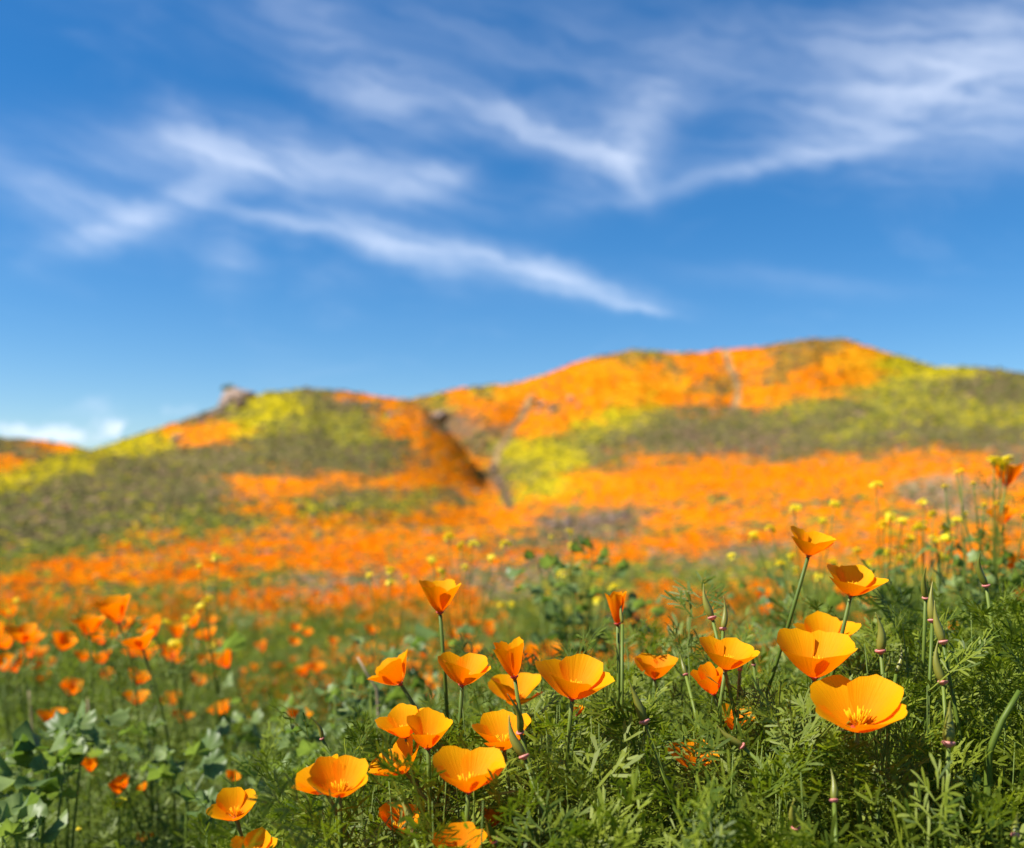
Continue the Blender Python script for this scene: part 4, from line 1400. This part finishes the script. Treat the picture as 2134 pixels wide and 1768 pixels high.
mustard('mustard plant with yellow heads behind the tallest poppy', [(1646, 1062, 24), (1618, 1102, 20), (1560, 1117, 23), (1727, 1086, 18), (1651, 1160, 17), (1613, 1173, 20), (1532, 1160, 18), (1740, 1050, 20)], 1.55, 1650, 4)
mustard('slender mustard stalk with stacked yellow tufts between the tallest poppy and the crowded heads', [(1826, 1010, 22), (1829, 1078, 22), (1832, 1094, 22), (1857, 1086, 20), (1867, 1127, 20), (1816, 1152, 20)], 1.5, 1850, 4)
mustard('crowded mustard plant with many small yellow heads above the leafy rise', [(1925, 1048, 22), (1925, 1094, 24), (1892, 1102, 20), (1966, 1071, 18), (1969, 1104, 22), (1981, 1086, 24), (1946, 1119, 26), (1986, 1127, 24), (1903, 1145, 26), (1893, 1120, 18), (1950, 1160, 20)], 1.45, 1925, 5)
mustard('low mustard heads just above the second golden poppy', [(1847, 1152, 24), (1870, 1165, 22), (1730, 1170, 20), (1790, 1170, 18), (1780, 1245, 16), (1700, 1200, 16), (1660, 1190, 16)], 1.6, 1800, 4)
mustard('tall mustard stalk topped by a bright yellow head next to an orange poppy', [(2060, 962, 26), (2083, 966, 24), (2100, 960, 26), (2005, 985, 12), (2010, 1010, 12), (2040, 1050, 12), (2125, 1075, 14)], 1.35, 2045, 7)
mustard('stout green mustard stalk gone mostly to seed beside the tall yellow-topped one', [(2003, 982, 13), (2002, 1012, 13), (2030, 1054, 12), (2046, 1072, 12)], 1.35, 2018, 6)
mustard('mustard plant scattering yellow dots behind the lone tulip-shaped poppy', [(935, 1118, 20), (958, 1138, 17), (988, 1131, 18), (1054, 1131, 20), (1024, 1163, 16), (903, 1167, 17), (924, 1186, 19), (973, 1179, 15)], 1.7, 985, 4)
mustard('mustard plant with a few yellow dots behind the tipped orange poppy', [(812, 1188, 20), (807, 1217, 18), (761, 1204, 15), (850, 1200, 12)], 1.6, 800, 3)
mustard('mustard stalk with yellow heads rising out of the bushy lobed weed', [(1188, 1110, 18), (1193, 1136, 16), (1172, 1200, 22), (1274, 1219, 18), (1237, 1246, 18), (1150, 1120, 10)], 1.75, 1200, 3)
mustard('mustard stalk with thin heads in the meadow by the cluster of orange poppies', [(451, 1160, 18), (437, 1178, 15), (462, 1212, 10), (430, 1250, 20), (412, 1269, 26)], 1.7, 455, 3)
mustard('low mustard with pale yellow heads among the cluster of orange poppies', [(337, 1301, 22), (390, 1290, 18), (440, 1347, 22), (341, 1352, 26), (385, 1305, 14), (295, 1353, 16)], 1.9, 370, 3)
mustard('short mustard sprig at the outer edge of the orange poppy cluster', [(35, 1251, 14), (18, 1303, 12), (45, 1270, 12)], 2.1, 30, 2)
mustard('single low yellow mustard head in the shady weeds', [(249, 1672, 24), (175, 1720, 12)], 1.1, 245, 2)
mustard('small mustard sprig above the ribbed cup poppy', [(1045, 1263, 16), (1067, 1259, 16)], 2.0, 1055, 2)

# long leaf by the mustard, and dry stalks
p = pix(1935, 1190, 1.4)
t = thing('broadleaf_weed', 'weed with long narrow folded leaves beneath the mustard heads', 'weed', (p.x, p.y, ground_at(p.x, p.y)))
for (ua, va, ub, vb, wd) in ((1955, 1150, 1892, 1186, 16), (1965, 1160, 2010, 1148, 12), (1950, 1165, 1930, 1240, 12)):
    a, b_ = pix(ua, va, 1.4), pix(ub, vb, 1.37)
    vv, ff = [], []
    for k in range(8):
        q = k / 7
        c = a.lerp(b_, q) + Vector((0, 0, .012 * math.sin(q * 3.14))) - t.location
        h = wd / FPX * 1.4 * math.sin(min(1, q * 1.1 + .1) * 3.1) * .6
        vv += [c + Vector((.15 * h, -h, .5 * h)), c, c + Vector((.2 * h, h, .6 * h))]
        if k:
            i0 = 3 * k
            ff += [(i0 - 3, i0 - 2, i0 + 1, i0), (i0 - 2, i0 - 1, i0 + 2, i0 + 1)]
    obj('leaf', pymesh('leaf', vv, ff), M['broad'], t)
pts = bez(Vector((0, 0, -.02)), Vector((0, 0, .1)), Vector((.01, 0, .25)), pix(1955, 1152, 1.4) - t.location, 6)
obj('stem', pymesh('stem', *tube(pts, [.002] * 7, 5)), M['stem'], t)


def stalk(label, pts_px, Y, rad, mat='dry', name='dry_stalk', cat='dry stalk'):
    P = [pix(a, b_, Y) for a, b_ in pts_px]
    last = P[-1]
    P.append(Vector((last.x, last.y + .01, ground_at(last.x, last.y) - .01)))
    root = P[-1]
    t = thing(name, label, cat, root)
    obj('stem', pymesh('stem', *tube([q - root for q in P], [rad * (.5 + .5 * i / len(P)) for i in range(len(P))], 6)), M[mat], t)


stalk('bent dry brown stalk leaning beside the golden pair of poppies', [(745, 1370), (765, 1405), (785, 1435), (790, 1500), (792, 1560)], 1.2, .003)
stalk('short dry tan stalk among the meadow grass', [(183, 1455), (184, 1490), (183, 1540)], 1.7, .003)
stalk('tan dry stalk end near the blurred orange cup', [(60, 1440), (63, 1465), (66, 1500)], 1.7, .003)
stalk('thick pale green-brown stalk slanting up through the leafy corner', [(2125, 1440), (2090, 1500), (2060, 1570)], .66, .0034, 'stem', 'plant_stalk', 'plant stalk')
